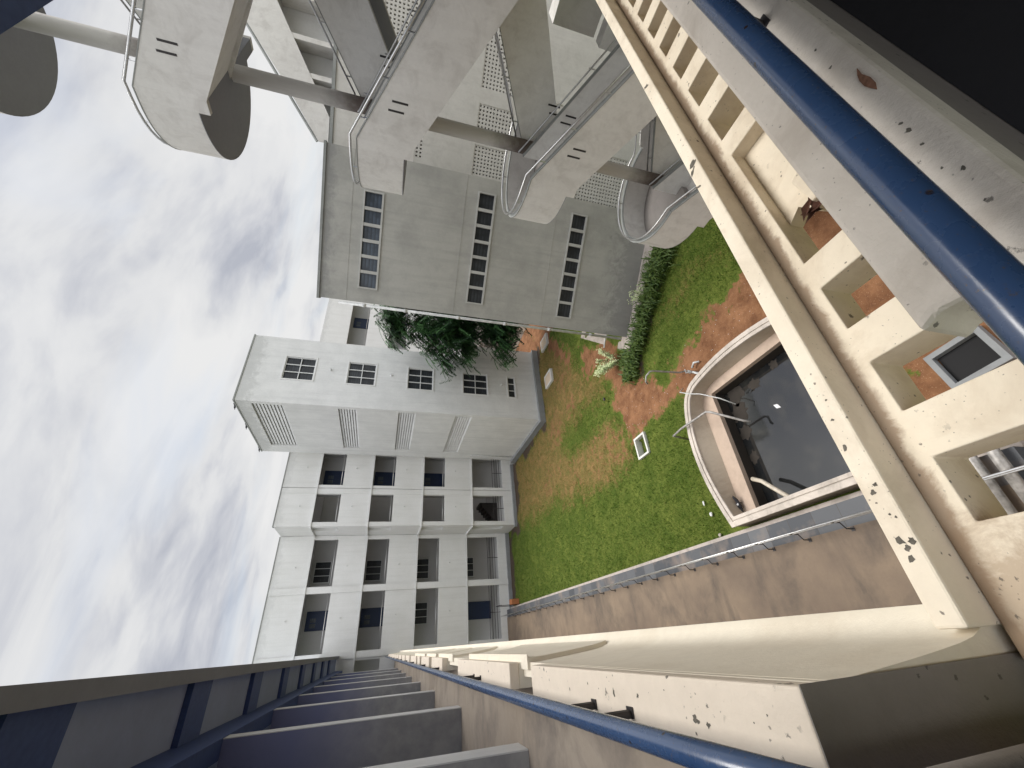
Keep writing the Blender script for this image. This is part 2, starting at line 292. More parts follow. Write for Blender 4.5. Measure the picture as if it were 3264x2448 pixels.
# ------------------------------------------------------------------ mesh helpers
class Fr:
    """local frame: s along, d outward, z up"""
    def __init__(f, o, u, out): f.o = Vector((o[0], o[1], 0)); f.u = Vector((u[0], u[1], 0)); f.w = Vector((out[0], out[1], 0))
    def __call__(f, s, d, z): return f.o + f.u * s + f.w * d + Vector((0, 0, z))
IDF = Fr((0, 0), (1, 0), (0, 1))
class MB:
    def __init__(s): s.v = []; s.f = []
    def add(s, vs, fs):
        b = len(s.v); s.v += [tuple(v) for v in vs]; s.f += [tuple(b + i for i in q) for q in fs]
    def box(s, x0, x1, y0, y1, z0, z1, fr=IDF):
        P = [fr(x, y, z) for z in (z0, z1) for y in (y0, y1) for x in (x0, x1)]
        s.add(P, [(0, 2, 3, 1), (4, 5, 7, 6), (0, 1, 5, 4), (2, 6, 7, 3), (0, 4, 6, 2), (1, 3, 7, 5)]); return s
    def hexa(s, P):   # 8 pts bottom ccw then top ccw
        s.add(P, [(3, 2, 1, 0), (4, 5, 6, 7), (0, 1, 5, 4), (1, 2, 6, 5), (2, 3, 7, 6), (3, 0, 4, 7)]); return s
    def prism(s, poly, z0, z1):
        n = len(poly); s.add([(x, y, z0) for x, y in poly] + [(x, y, z1) for x, y in poly],
            [tuple(range(n - 1, -1, -1)), tuple(range(n, 2 * n))] + [(i, (i + 1) % n, n + (i + 1) % n, n + i) for i in range(n)]); return s
    def ribbon(s, out, inn, z0, z1, closed=False, dz=None):
        n = len(out); dz = dz or [0] * n
        V = []
        for i in range(n):
            V += [(out[i][0], out[i][1], z0 + dz[i]), (out[i][0], out[i][1], z1 + dz[i]), (inn[i][0], inn[i][1], z1 + dz[i]), (inn[i][0], inn[i][1], z0 + dz[i])]
        F = []
        m = n if closed else n - 1
        for i in range(m):
            a = 4 * i; b = 4 * ((i + 1) % n)
            for k in range(4): F.append((a + k, b + k, b + (k + 1) % 4, a + (k + 1) % 4))
        if not closed: F += [(0, 1, 2, 3), (4 * n - 1, 4 * n - 2, 4 * n - 3, 4 * n - 4)]
        s.add(V, F); return s
    def tube(s, pts, r, n=8, r2=None):
        pts = [Vector(p) for p in pts]; N = len(pts); r2 = r if r2 is None else r2
        V = []; prev = None
        for i, p in enumerate(pts):
            d = (pts[min(i + 1, N - 1)] - pts[max(i - 1, 0)]).normalized()
            if prev is None:
                a = d.orthogonal().normalized()
            else:
                a = (prev - d * prev.dot(d)).normalized()
            prev = a; b = d.cross(a); rr = r + (r2 - r) * i / max(N - 1, 1)
            V += [p + (a * math.cos(q) + b * math.sin(q)) * rr for q in (2 * math.pi * k / n for k in range(n))]
        F = [(i * n + k, i * n + (k + 1) % n, (i + 1) * n + (k + 1) % n, (i + 1) * n + k) for i in range(N - 1) for k in range(n)]
        F += [tuple(range(n - 1, -1, -1)), tuple(range((N - 1) * n, N * n))]
        s.add(V, F); return s
    def wall(s, fr, S0, S1, Z0, Z1, d0, d1, holes):
        """slab between depths d0<d1 with rectangular holes, only real faces"""
        ss = sorted({S0, S1, *[h[0] for h in holes], *[h[1] for h in holes]}); zs = sorted({Z0, Z1, *[h[2] for h in holes], *[h[3] for h in holes]})
        ss = [a for a in ss if S0 <= a <= S1]; zs = [a for a in zs if Z0 <= a <= Z1]
        def solid(i, j):
            if i < 0 or j < 0 or i >= len(ss) - 1 or j >= len(zs) - 1: return False
            cs = (ss[i] + ss[i + 1]) / 2; cz = (zs[j] + zs[j + 1]) / 2
            return not any(h[0] < cs < h[1] and h[2] < cz < h[3] for h in holes)
        for i in range(len(ss) - 1):
            for j in range(len(zs) - 1):
                if not solid(i, j): continue
                a, b, c, e = ss[i], ss[i + 1], zs[j], zs[j + 1]
                s.add([fr(a, d1, c), fr(b, d1, c), fr(b, d1, e), fr(a, d1, e)], [(0, 1, 2, 3)])
                s.add([fr(a, d0, c), fr(b, d0, c), fr(b, d0, e), fr(a, d0, e)], [(3, 2, 1, 0)])
                if not solid(i - 1, j): s.add([fr(a, d0, c), fr(a, d1, c), fr(a, d1, e), fr(a, d0, e)], [(0, 1, 2, 3)])
                if not solid(i + 1, j): s.add([fr(b, d0, c), fr(b, d1, c), fr(b, d1, e), fr(b, d0, e)], [(3, 2, 1, 0)])
                if not solid(i, j - 1): s.add([fr(a, d0, c), fr(b, d0, c), fr(b, d1, c), fr(a, d1, c)], [(0, 1, 2, 3)])
                if not solid(i, j + 1): s.add([fr(a, d0, e), fr(b, d0, e), fr(b, d1, e), fr(a, d1, e)], [(3, 2, 1, 0)])
        return s
    def build(s, name, mat, parent=None, origin=None, smooth=False, bevel=0, fix=True, label=None):
        me = bpy.data.meshes.new(name)
        o = Vector(origin) if origin is not None else (Vector(parent.get('_base', (0, 0, 0))) if parent is not None else Vector((0, 0, 0)))
        vs = [(v[0] - o[0], v[1] - o[1], v[2] - o[2]) for v in s.v]
        me.from_pydata(vs, [], s.f); me.update()
        if fix:
            bm = bmesh.new(); bm.from_mesh(me); bmesh.ops.remove_doubles(bm, verts=bm.verts, dist=1e-5)
            bmesh.ops.recalc_face_normals(bm, faces=bm.faces); bm.to_mesh(me); bm.free()
        me.materials.append(MAT[mat])
        if smooth:
            for p in me.polygons: p.use_smooth = True
        ob = bpy.data.objects.new(name, me); scn.collection.objects.link(ob)
        if parent is not None:
            ob.parent = parent; ob['_base'] = tuple(o)
        else: ob.location = o
        if bevel:
            b = ob.modifiers.new('bevel', 'BEVEL'); b.width = bevel; b.segments = 2; b.limit_method = 'ANGLE'
        if label: ob['label'] = label
        return ob
def thing(name, base, label, cat, group=None):
    o = bpy.data.objects.new(name, None); scn.collection.objects.link(o); o.location = base; o['_base'] = tuple(base)
    o.empty_display_size = 0.1
    o['label'] = label; o['category'] = cat
    if group: o['group'] = group
    return o
def tag(o, label, cat, group=None):
    o['label'] = label; o['category'] = cat
    if group: o['group'] = group
    return o
def struct(o): o['kind'] = 'structure'; return o
def stuff(o, label=None, cat=None):
    o['kind'] = 'stuff'
    if label: o['label'] = label; o['category'] = cat
    return o
def dup_tree(src, parent=None):
    c = src.copy(); scn.collection.objects.link(c)
    if parent is not None: c.parent = parent
    for k in list(src.children): dup_tree(k, c)
    return c
random.seed(4)
def window(root, fr, s0, s1, z0, z1, cols, rows, dep, glass='glass', fw=0.05, name='window', mull=0.035, sill=True):
    """frame sits at depth dep (outer face), glass behind"""
    f = MB()
    f.box(s0, s1, dep - 0.06, dep, z1 - fw, z1, fr); f.box(s0, s1, dep - 0.06, dep, z0, z0 + fw, fr)
    f.box(s0, s0 + fw, dep - 0.06, dep, z0 + fw, z1 - fw, fr); f.box(s1 - fw, s1, dep - 0.06, dep, z0 + fw, z1 - fw, fr)
    for i in range(1, cols):
        c = s0 + (s1 - s0) * i / cols; f.box(c - mull / 2, c + mull / 2, dep - 0.055, dep - 0.004, z0 + fw, z1 - fw, fr)
    for j in range(1, rows):
        c = z0 + (z1 - z0) * j / rows
        for i in range(cols):
            a = s0 + (s1 - s0) * i / cols + (fw if i == 0 else mull / 2); b = s0 + (s1 - s0) * (i + 1) / cols - (fw if i == cols - 1 else mull / 2)
            f.box(a, b, dep - 0.055, dep - 0.004, c - mull / 2, c + mull / 2, fr)
    w = f.build(name, 'mullion', root)
    g = MB()
    nl = max(3, int((z1 - z0) / 0.17)); h = (z1 - z0) / nl
    for k in range(nl):   # tilted louvre blades
        a = z0 + k * h; P = []
        for z, d in ((a, dep - 0.07), (a + h + 0.01, dep - 0.085)):
            P += [(s0 + 0.01, d, z), (s1 - 0.01, d, z)]
        g.add([fr(*P[0]), fr(*P[1]), fr(*P[3]), fr(*P[2])], [(0, 1, 2, 3)])
    g.box(s0 + 0.01, s1 - 0.01, dep - 0.16, dep - 0.14, z0 + 0.005, z1 - 0.005, fr)
    g.build('pane', glass, w, fix=False)
    return w
def door(root, fr, s0, s1, z0, z1, dep, mat='door'):
    f = MB(); f.box(s0, s0 + 0.07, dep - 0.05, dep + 0.02, z0, z1, fr); f.box(s1 - 0.07, s1, dep - 0.05, dep + 0.02, z0, z1, fr)
    f.box(s0 + 0.07, s1 - 0.07, dep - 0.05, dep + 0.02, z1 - 0.07, z1, fr)
    lf = MB(); lf.box(s0 + 0.072, s1 - 0.072, dep - 0.05, dep, z0 + 0.01, z1 - 0.072, fr)
    d = lf.build('door', mat, root); f.build('door_frame', 'door', d)
    p = MB()
    for i in range(2): p.box(s0 + 0.18 + 0.32 * i, s0 + 0.42 + 0.32 * i, dep - 0.01, dep + 0.006, z1 - 0.62, z1 - 0.25, fr)
    p.build('door_panel', 'glassblue', d)
    return d

# ------------------------------------------------------------------ ground
def inpoly(x, y, P):
    c = np.zeros(x.shape, bool); n = len(P)
    for i in range(n):
        x0, y0 = P[i]; x1, y1 = P[(i + 1) % n]
        with np.errstate(divide='ignore', invalid='ignore'):
            k = ((y0 > y) != (y1 > y)) & (x < (x1 - x0) * (y - y0) / (y1 - y0 + 1e-12) + x0)
        c ^= k
    return c
def sdist(x, y, P):
    d = np.full(x.shape, 1e9); n = len(P)
    for i in range(n):
        ax, ay = P[i]; bx, by = P[(i + 1) % n]; ex, ey = bx - ax, by - ay
        t_ = np.clip(((x - ax) * ex + (y - ay) * ey) / (ex * ex + ey * ey + 1e-9), 0, 1)
        d = np.minimum(d, np.hypot(x - ax - t_ * ex, y - ay - t_ * ey))
    return np.where(inpoly(x, y, P), d, -d)
SOIL = [(12.9, 15.2), (11.49, 13.39), (10.58, 12.42), (8.86, 11.75), (8.12, 10.84), (7.59, 9.89), (7.6, 8.99), (7.76, 7.64), (7.9, 6.6), (8.3, 5.2), (9.5, 3.2),
        (9.5, -2), (1.4, -2), (1.4, 4.4), (6.2, 4.3), (6.4, 6.5), (6.0, 9.1), (6.38, 10.28), (6.28, 11.47), (6.42, 12.54), (7.4, 13.0), (8.34, 13.5), (8.87, 12.96), (10.0, 13.9), (11.2, 14.9)]
SOIL2 = [(15.0, 17.2), (17.5, 19.0), (17.0, 20.5), (14.6, 18.6), (12.4, 16.6), (13.2, 16.0)]
DRY = [(11.3, 15.2), (14.5, 17.5), (16.8, 21), (11.3, 20.8), (11.3, 28.2), (7.8, 28.2), (6.6, 27.0), (6.2, 20.5), (5.6, 15.5), (5.5, 13.2), (6.6, 12.7), (7.4, 14.2), (7.6, 17.5), (8.6, 19.4), (9.6, 18.6), (9.6, 16.0), (9.0, 14.0), (10.2, 14.2)]
DRY2 = [(8.5, 11.0), (9.2, 9.0), (9.3, 6.0), (10.5, 7.2), (9.5, 9.4)]
PIT_ = 0
DARK2 = [(8.2, 10.9), (8.9, 11.9), (9.6, 11.4), (12.0, 8.6), (11.6, 7.4), (9.0, 10.2)]
DARK = [(6.4, 28.0), (11.2, 27.3), (11.0, 20.6), (17, 20.6), (17, 21.5), (11.8, 21.3), (11.8, 28.9), (6.9, 28.9), (6.5, 31.5), (2, 31.5), (2, 30.0), (6.2, 30.0)]  # contact shade painted on the ground along the building feet
X0, X1, Y0, Y1, ST = 1.96, 20.0, -1.0, 31.4, 0.1
xs = np.arange(X0, X1 + ST / 2, ST); ys = np.arange(Y0, Y1 + ST / 2, ST)
gx, gy = np.meshgrid(xs, ys)
def nz(a, k): return np.array([[noise.noise(Vector((x * a + k, y * a - k, k))) for x in xs] for y in ys])
wx_ = gx + 0.75 * nz(0.6, 3.1) + 0.35 * nz(1.9, 7.7) + 0.16 * nz(5.0, 1.3)
wy_ = gy + 0.75 * nz(0.6, 11.9) + 0.35 * nz(1.9, 17.3) + 0.16 * nz(5.0, 4.4)
def band(P, w=0.35): return np.clip(0.5 + sdist(wx_, wy_, P) / (2 * w), 0, 1)
soilw = np.maximum(band(SOIL, 0.55), band(SOIL2, 0.5) * 0.75); dryw = np.maximum(band(DRY, 0.9) * 0.92, band(DRY2, 0.7) * 0.45); darkw = np.maximum(band(DARK, 0.35), band(DARK2, 0.25) * 0.8)
spx = []
for (cx, cy, rr, a) in [(10.2, 19.6, 1.2, .9), (10.4, 17.4, .8, .9), (6.8, 15.0, 1.3, .75), (7.0, 18.0, 1.0, .7), (7.6, 21.5, 1.0, .75), (12.6, 17.6, 1.2, .85), (9.6, 23.0, 1.0, .6), (8.3, 20.2, 0.9, .7), (6.4, 13.6, 0.9, .8)]:
    soilw = np.maximum(soilw, a * 0.52 * np.clip(1.5 - np.hypot(gx - cx, gy - cy) / rr / 1.3, 0, 1))
nx, ny = len(xs), len(ys)
soilw = np.where((gx > 16.3) & (gy > 16), np.clip(0.85 + 0.3 * nz(1.3, 2.2), 0, 1), soilw)
soilw = np.where((soilw < 0.95) & (soilw > 0.02), np.clip(soilw + 0.22 * nz(3.1, 9.1), 0, 1), soilw)
gz = np.array([[0.05 * noise.noise(Vector((x * 0.5, y * 0.5, 0))) + 0.02 * noise.noise(Vector((x * 2.3, y * 2.3, 3))) - 0.02 for x in xs] for y in ys])
inpit = (gx > 5.4) & (gx < 6.15) & (gy > 11.8) & (gy < 12.4)
gz = np.where(inpit, -0.18, gz)
inpond = (gx > 2.15) & (gx < 5.95) & (gy > 4.6) & (gy < 8.5)
verts = np.stack([gx.ravel(), gy.ravel(), gz.ravel()], 1)
quads = []
for j in range(ny - 1):
    for i in range(nx - 1):
        if inpond[j, i] and inpond[j + 1, i + 1]: continue
        a = j * nx + i; quads.append((a, a + 1, a + nx + 1, a + nx))
gb = MB(); gb.v = [tuple(v) for v in verts.tolist()]; gb.f = quads
ground = gb.build('lawn_and_soil', 'ground', fix=False, smooth=True); struct(ground)
ca = ground.data.color_attributes.new('cover', 'FLOAT_COLOR', 'POINT')  # ground cover, with contact shade and dark soil in the third channel
col = np.ones((nx * ny, 4)); col[:, 0] = soilw.ravel(); col[:, 1] = dryw.ravel(); col[:, 2] = darkw.ravel()
ca.data.foreach_set('color', col.ravel())
far = MB(); far.box(-300, 300, -300, 300, -1.6, -1.5)
fo = far.build('ground', 'ground'); struct(fo)
sh = MB()
for (a, b, c_, d_) in [(X1, 60, -30, 60), (-1, X1, 31.0, 60), (1.4, X1, -30, Y0)]:
    sh.box(a, b, c_, d_, -0.3, -0.02)
struct(sh.build('outer_ground', 'terrace'))

# grass tufts: real blades
def tufts(name, mat, n, sel, h0, h1, w, seed):
    rng = np.random.default_rng(seed); V = []; F = []
    c = 0
    while c < n:
        x = rng.uniform(2.0, 17.5); y = rng.uniform(5, 30.6)
        # more samples nearer the camera
        if rng.random() > min(1, 11 / math.hypot(x, y)) ** 1.0: continue
        i = int((x - X0) / ST); j = int((y - Y0) / ST)
        if i < 0 or j < 0 or i >= nx - 1 or j >= ny - 1: continue
        if y < 9.35 and x < 6.6: continue
        if x + y > 21.4 and y < 21 and (x - y) > -1.7: continue
        if x > 11.3 and y > 21: continue
        if (x > 6.7 and y > 28.3): continue
        if not sel(soilw[j, i] + 0.25 * (rng.random() - .5), dryw[j, i] + 0.5 * (rng.random() - .5), darkw[j, i], rng): continue
        z = gz[j, i]; k = 3
        far_s = 1 + 0.04 * math.hypot(x, y)
        for q in range(k):
            a = rng.uniform(0, 6.283); hh = rng.uniform(h0, h1); l = rng.uniform(0.2, 0.9) * hh
            px = x + rng.normal() * 0.03; py = y + rng.normal() * 0.03; b = len(V)
            dx, dy = math.cos(a), math.sin(a); ww = w * far_s
            V += [(px - dy * ww, py + dx * ww, z), (px + dy * ww, py - dx * ww, z), (px + dx * l, py + dy * l, z + hh)]
            F.append((b, b + 1, b + 2))
        c += 1
    m = MB(); m.v = V; m.f = F
    return m.build(name, mat, fix=False)
stuff(tufts('grass', 'blade', 44000, lambda s, d, k, r: s < 0.35 and d < 0.5 and k < 0.6, 0.02, 0.06, 0.0045, 1), 'short green lawn grass', 'grass')
stuff(tufts('dry_grass', 'dryblade', 15000, lambda s, d, k, r: s < 0.5 and d > 0.35 and k < 0.5, 0.02, 0.055, 0.0045, 2), 'sparse yellowing grass over red soil', 'grass')
# scattered pebbles
pb = MB(); rng = random.Random(9)
for _ in range(420):
    x = rng.uniform(6, 10.5); y = rng.uniform(5, 14.5)
    if x < 6.9 and y < 9.3: continue
    i = int((x - X0) / ST); j = int((y - Y0) / ST)
    if soilw[j, i] < 0.55: continue
    r = rng.uniform(0.008, 0.022); z = gz[j, i]
    pb.add([(x + r, y, z), (x, y + r, z), (x - r, y, z), (x, y - r, z), (x, y, z + r * 0.8)], [(0, 1, 4), (1, 2, 4), (2, 3, 4), (3, 0, 4)])
stuff(pb.build('gravel', 'apron', fix=False), 'tiny pale stones on red soil', 'gravel')

# ------------------------------------------------------------------ walkway beside the left wing
w = MB(); w.box(-0.35, 1.36, -1.5, 30.9, -0.4, 0.45); struct(w.build('walkway', 'terrace'))
w = MB(); w.box(1.362, 1.82, 3.2, 30.9, -0.4, 0.435); struct(w.build('path_edging_tiles', 'tile'))
w = MB(); w.box(1.822, 1.965, 3.2, 30.9, -0.4, 0.18); struct(w.build('kerb', 'apron', bevel=0.02))
rl = thing('walkway_railing', (1.31, 3, 0.45), 'low steel pipe railing with L-shaped posts along the ground walkway', 'railing')
m = MB(); m.tube([(1.43, y, 1.0) for y in (3.0, 12, 21, 30.4)], 0.018); m.build('rail', 'steel', rl, smooth=True)
m = MB(); m.tube([(1.43, y, 0.86) for y in (3.0, 12, 21, 30.4)], 0.013); m.build('rail', 'steel', rl, smooth=True)
for i in range(27):
    y = 4.0 + i * 0.95 + 0.0
    m = MB(); m.tube([(1.31, y, 0.45), (1.315, y, 0.62), (1.43, y, 0.72), (1.43, y, 0.99)], 0.012, 6); m.box(1.27, 1.35, y - 0.035, y + 0.035, 0.451, 0.462)
    m.build('post', 'darkmetal', rl)
# ramp with steps at the far end of the walkway
st = MB()
for k in range(3): st.box(1.4 + 0.0, 2.1, 30.0 - 0.3 * k, 30.28 - 0.3 * k, 0.44, 0.66 - 0.07 * k)
gt = thing('steps_handrail', (1.75, 30.2, 0.44), 'small bent handrail by an orange block at the far end of the walkway', 'handrail')
m = MB(); m.tube([(2.0, 30.2, 0.3), (2.0, 30.2, 1.3), (2.0, 30.0, 1.42), (2.0, 29.2, 1.42), (2.0, 29.0, 1.3)], 0.02, 6); m.build('rail', 'darkmetal', gt)
m = MB(); m.tube([(2.0, 29.25, 1.41), (2.0, 29.25, 0.2)], 0.018, 6); m.build('post', 'darkmetal', gt)
m = MB(); m.box(2.02, 2.35, 29.3, 29.9, 0.0, 0.5); tag(m.build('brick_block', 'orange', origin=(2.18, 29.6, 0)), 'orange brick block standing at the far end of the tiled strip', 'block')

# ------------------------------------------------------------------ pond
pond = thing('fish_pond', (4.2, 7, 0), 'curved pale concrete pond with inner ledge and dark water', 'pond')
outer = [(2.04, 4.3), (2.04, 6.5), (2.03, 8.71)]
def bez(a, b, c, n): return [((1 - q) ** 2 * a[0] + 2 * q * (1 - q) * b[0] + q * q * c[0], (1 - q) ** 2 * a[1] + 2 * q * (1 - q) * b[1] + q * q * c[1]) for q in (k / n for k in range(1, n + 1))]
outer += bez((2.03, 8.71), (4.1, 9.5), (5.6, 8.93), 12) + bez((5.6, 8.93), (6.0, 8.78), (6.16, 8.38), 6) + bez((6.16, 8.38), (6.5, 6.9), (6.15, 5.3), 10) + [(5.9, 4.3)]
def offs(P, d):
    R_ = []; n = len(P)
    for i in range(n):
        a = Vector(P[i - 1]); b = Vector(P[i]); c = Vector(P[(i + 1) % n])
        e1 = (b - a).normalized(); e2 = (c - b).normalized(); n1 = Vector((-e1.y, e1.x)); n2 = Vector((-e2.y, e2.x)); nn = (n1 + n2).normalized()
        k = d / max(0.5, nn.dot(n1)); R_.append((b.x + nn.x * k, b.y + nn.y * k))
    return R_
inn = offs(outer, -0.2)
m = MB(); m.ribbon(outer, inn, -0.3, 0.46, True); m.build('wall', 'pondwall', pond)
rim_o = offs(outer, 0.025); mid1 = offs(outer, -0.10); mid2 = offs(outer, -0.125); rim_i = offs(outer, -0.215)
m = MB(); m.ribbon(rim_o, mid1, 0.461, 0.52, True); m.ribbon(mid1, mid2, 0.461, 0.495, True); m.ribbon(mid2, rim_i, 0.461, 0.515, True); m.build('rim', 'pondrim', pond, bevel=0.015)
ledge_o = offs(outer, -0.203)
pool = [(2.36, 4.6), (2.36, 8.30), (5.72, 8.20), (5.78, 4.6)]
m = MB()
n1 = len(ledge_o)
# ledge as a ring with a rectangular pool cut out: strips from outline to nearest pool border point
def near(p):
    x = min(max(p[0], 2.36), 5.75); y = min(max(p[1], 4.6), 8.25)
    d = [(abs(x - 2.36), (2.36, y)), (abs(x - 5.75), (5.75, y)), (abs(y - 8.25), (x, 8.25)), (abs(y - 4.6), (x, 4.6))]
    return min(d)[1]
dense = []
for i in range(n1):
    a = ledge_o[i]; b = ledge_o[(i + 1) % n1]; kk = max(1, int(math.hypot(a[0] - b[0], a[1] - b[1]) / 0.12))
    dense += [(a[0] + (b[0] - a[0]) * q / kk, a[1] + (b[1] - a[1]) * q / kk) for q in range(kk)]
crease = [(min(max(p[0], 2.25), 6.03), min(p[1], 8.72)) for p in dense]
m.ribbon(crease, [near(p) for p in crease], -0.12, 0.02, True); m.build('ledge', 'bench', pond)
m = MB(); nd = len(dense); m.v = [(p[0], p[1], 0.458) for p in dense] + [(p[0], p[1], 0.021) for p in crease]
m.f = [(q, (q + 1) % nd, nd + (q + 1) % nd, nd + q) for q in range(nd)]; m.build('lining', 'pondwall', pond, fix=False)
m = MB(); m.ribbon([(2.30, 4.54), (2.30, 8.31), (5.81, 8.31), (5.81, 4.54)], [(2.37, 4.61), (2.37, 8.24), (5.74, 8.24), (5.74, 4.61)], -1.2, -0.121, True); m.box(2.3, 5.8, 4.54, 8.31, -1.3, -1.2); m.build('basin', 'algae', pond)
m = MB(); m.add([(2.375, 4.615, -0.42), (5.735, 4.615, -0.42), (5.735, 8.235, -0.42), (2.375, 8.235, -0.42)], [(0, 1, 2, 3)]); struct(m.build('water', 'water', fix=False))
m = MB(); rr = random.Random(5)
for (cx_, cy_, r_) in [(5.5, 7.9, .28), (5.45, 7.2, .2), (5.0, 8.0, .3), (4.4, 8.05, .2), (5.6, 6.4, .15), (3.7, 8.1, .16), (5.55, 5.7, .14)]:
    P_ = [(min(5.73, cx_ + r_ * (1 + rr.uniform(-.45, .35)) * math.cos(a)), min(8.23, cy_ + r_ * (1 + rr.uniform(-.45, .35)) * math.sin(a)), -0.417) for a in (2 * math.pi * q / 22 for q in range(22))]
    m.add(P_, [tuple(range(22))])
stuff(m.build('floating_algae', 'algae', fix=False), 'dark algae mats floating along the pond edge', 'algae')
# floating leaf
m = MB(); m.add([(4.5, 6.75, -0.414), (4.62, 6.80, -0.412), (4.66, 6.92, -0.413), (4.53, 6.87, -0.412)], [(0, 1, 2, 3)]); m.box(4.53, 4.64, 6.82, 6.83, -0.41, -0.405)
tag(m.build('floating_leaf', 'litter', origin=(4.57, 6.83, -0.42), fix=False), 'small pale leaf floating on the dark pond water', 'leaf')
# pipes over the rim
def pipe_thing(name, pts, r, mat, label, cat='pipe', n=8):
    m = MB(); m.tube(pts, r, n); o = m.build(name, mat, origin=pts[0], smooth=True); tag(o, label, cat); return o
pipe_thing('inlet_pipe', [(4.95, 9.72, 0.0), (4.98, 9.60, 0.66), (5.02, 9.2, 0.66), (5.02, 8.1, 0.62), (4.95, 7.98, 0.60), (4.5, 7.55, 0.05), (4.42, 7.45, -0.05)], 0.033, 'rustpipe', 'bent grey metal pipe hooked over the curved pond rim')
pipe_thing('thin_hose', [(6.35, 8.95, 0.3), (6.12, 8.85, 0.56), (5.85, 8.5, 0.57), (5.75, 8.3, 0.4), (5.35, 7.85, 0.2), (5.1, 7.7, -0.1)], 0.016, 'whitepvc', 'thin white hose looped over the pond rim corner')
pipe_thing('overflow_pipe', [(2.10, 6.95, 0.14), (2.9, 7.75, 0.05), (3.05, 8.0, 0.04)], 0.055, 'pvc', 'thick cream pipe sticking out of the pond side wall')
# tap stand
tp = thing('water_standpipe', (6.79, 8.6, 0), 'tall bent grey standpipe with valves beside the pond rim', 'standpipe')
m = MB(); m.tube([(6.79, 8.62, 0.0), (6.79, 8.62, 0.3), (6.74, 8.66, 0.5), (6.72, 8.70, 1.45), (6.70, 8.72, 1.55), (6.62, 8.85, 1.62), (6.50, 9.0, 1.58), (6.46, 9.05, 1.5)], 0.028, 8); m.build('pipe', 'rustpipe', tp, smooth=True)
m = MB(); m.tube([(6.79, 8.62, 0.12), (6.65, 8.45, 0.14), (6.5, 8.3, 0.12)], 0.04, 8); m.tube([(6.72, 8.54, 0.05), (6.72, 8.54, 0.3)], 0.05, 8); m.tube([(6.86, 8.5, 0.1), (6.95, 8.35, 0.12), (6.9, 8.2, 0.05)], 0.035, 8); m.build('valve', 'whitepvc', tp, smooth=True)
m = MB(); m.tube([(6.72, 8.54, 0.3), (6.72, 8.54, 0.36)], 0.02, 6); m.box(6.64, 6.80, 8.525, 8.555, 0.36, 0.375); m.build('valve_handle', 'steel', tp)
# soil chamber frames
def frame_thing(name, c, a, w_, h_, t_, z0, z1, mat, label, cat, lid=None):
    r = thing(name, (c[0], c[1], 0), label, cat); R2 = Matrix.Rotation(a, 2)
    fr = Fr(c, (math.cos(a), math.sin(a)), (-math.sin(a), math.cos(a)))
    m = MB(); m.box(-w_, w_, h_ - t_, h_, z0, z1, fr); m.box(-w_, w_, -h_, -h_ + t_, z0, z1, fr); m.box(-w_, -w_ + t_, -h_ + t_, h_ - t_, z0, z1, fr); m.box(w_ - t_, w_, -h_ + t_, h_ - t_, z0, z1, fr)
    m.build('frame', mat, r, bevel=0.01)
    if lid: m = MB(); m.box(-w_ + t_ + 0.01, w_ - t_ - 0.01, -h_ + t_ + 0.01, h_ - t_ - 0.01, z0, z1 - 0.015, fr); m.build('lid', lid, r)
    return r
frame_thing('planter_frame', (5.78, 12.1), 0.02, 0.42, 0.35, 0.075, -0.2, 0.09, 'whitestone', 'open white concrete frame set in the lawn beside the bare red soil', 'frame')
frame_thing('chamber_cover', (13.5, 19.4), 0.0, 0.44, 0.53, 0.11, -0.05, 0.13, 'whitestone', 'white framed inspection cover with tan lid, the one clear of the tree', 'cover', 'lid')
frame_thing('chamber_cover', (16.2, 19.25), 0.0, 0.42, 0.53, 0.11, -0.05, 0.13, 'whitestone', 'white framed inspection cover with tan lid half hidden under the tree foliage', 'cover', 'lid')
f_ = frame_thing('drain_pit', (3.35, 3.1), 0.1, 0.36, 0.42, 0.09, -0.05, 0.12, 'plinth', 'grey concrete drain pit frame on red soil seen through the slab opening', 'drain')
m = MB(); m.box(3.06, 3.64, 2.77, 3.43, -0.018, 0.0); m.build('opening', 'black', f_)
# litter
def blob(name, p, r, mat, label, cat, sc=(1, 1, 0.5)):
    bm = bmesh.new(); bmesh.ops.create_icosphere(bm, subdivisions=2, radius=r)
    for v in bm.verts: v.co = Vector((v.co.x * sc[0], v.co.y * sc[1], v.co.z * sc[2])) * (1 + 0.25 * noise.noise(v.co * 30))
    me = bpy.data.meshes.new(name); bm.to_mesh(me); bm.free(); me.materials.append(MAT[mat])
    o = bpy.data.objects.new(name, me); o.location = p; scn.collection.objects.link(o); return tag(o, label, cat)
blob('paper_scrap', (3.0, 9.95, 0.04), 0.05, 'litter', 'narrow white and red scrap on the grass, upper of two near the pond corner', 'litter', (1.6, .6, .4))
blob('plastic_cup', (2.64, 9.8, 0.04), 0.055, 'litter', 'white cup lying on the grass nearest the pond corner', 'litter', (1.2, .9, .7))
blob('stone', (2.05, 9.72, 0.05), 0.05, 'apron', 'small brown stone beside the pond corner and tiled strip', 'stone')
blob('bottle', (8.85, 13.9, 0.04), 0.07, 'darkmetal', 'dark clod lying at the upper end of the bare soil', 'clod', (1.3, .8, .6))
pg = thing('pigeon', (2.62, 8.62, 0.02), 'black and white bird perched on the pond ledge corner', 'bird')
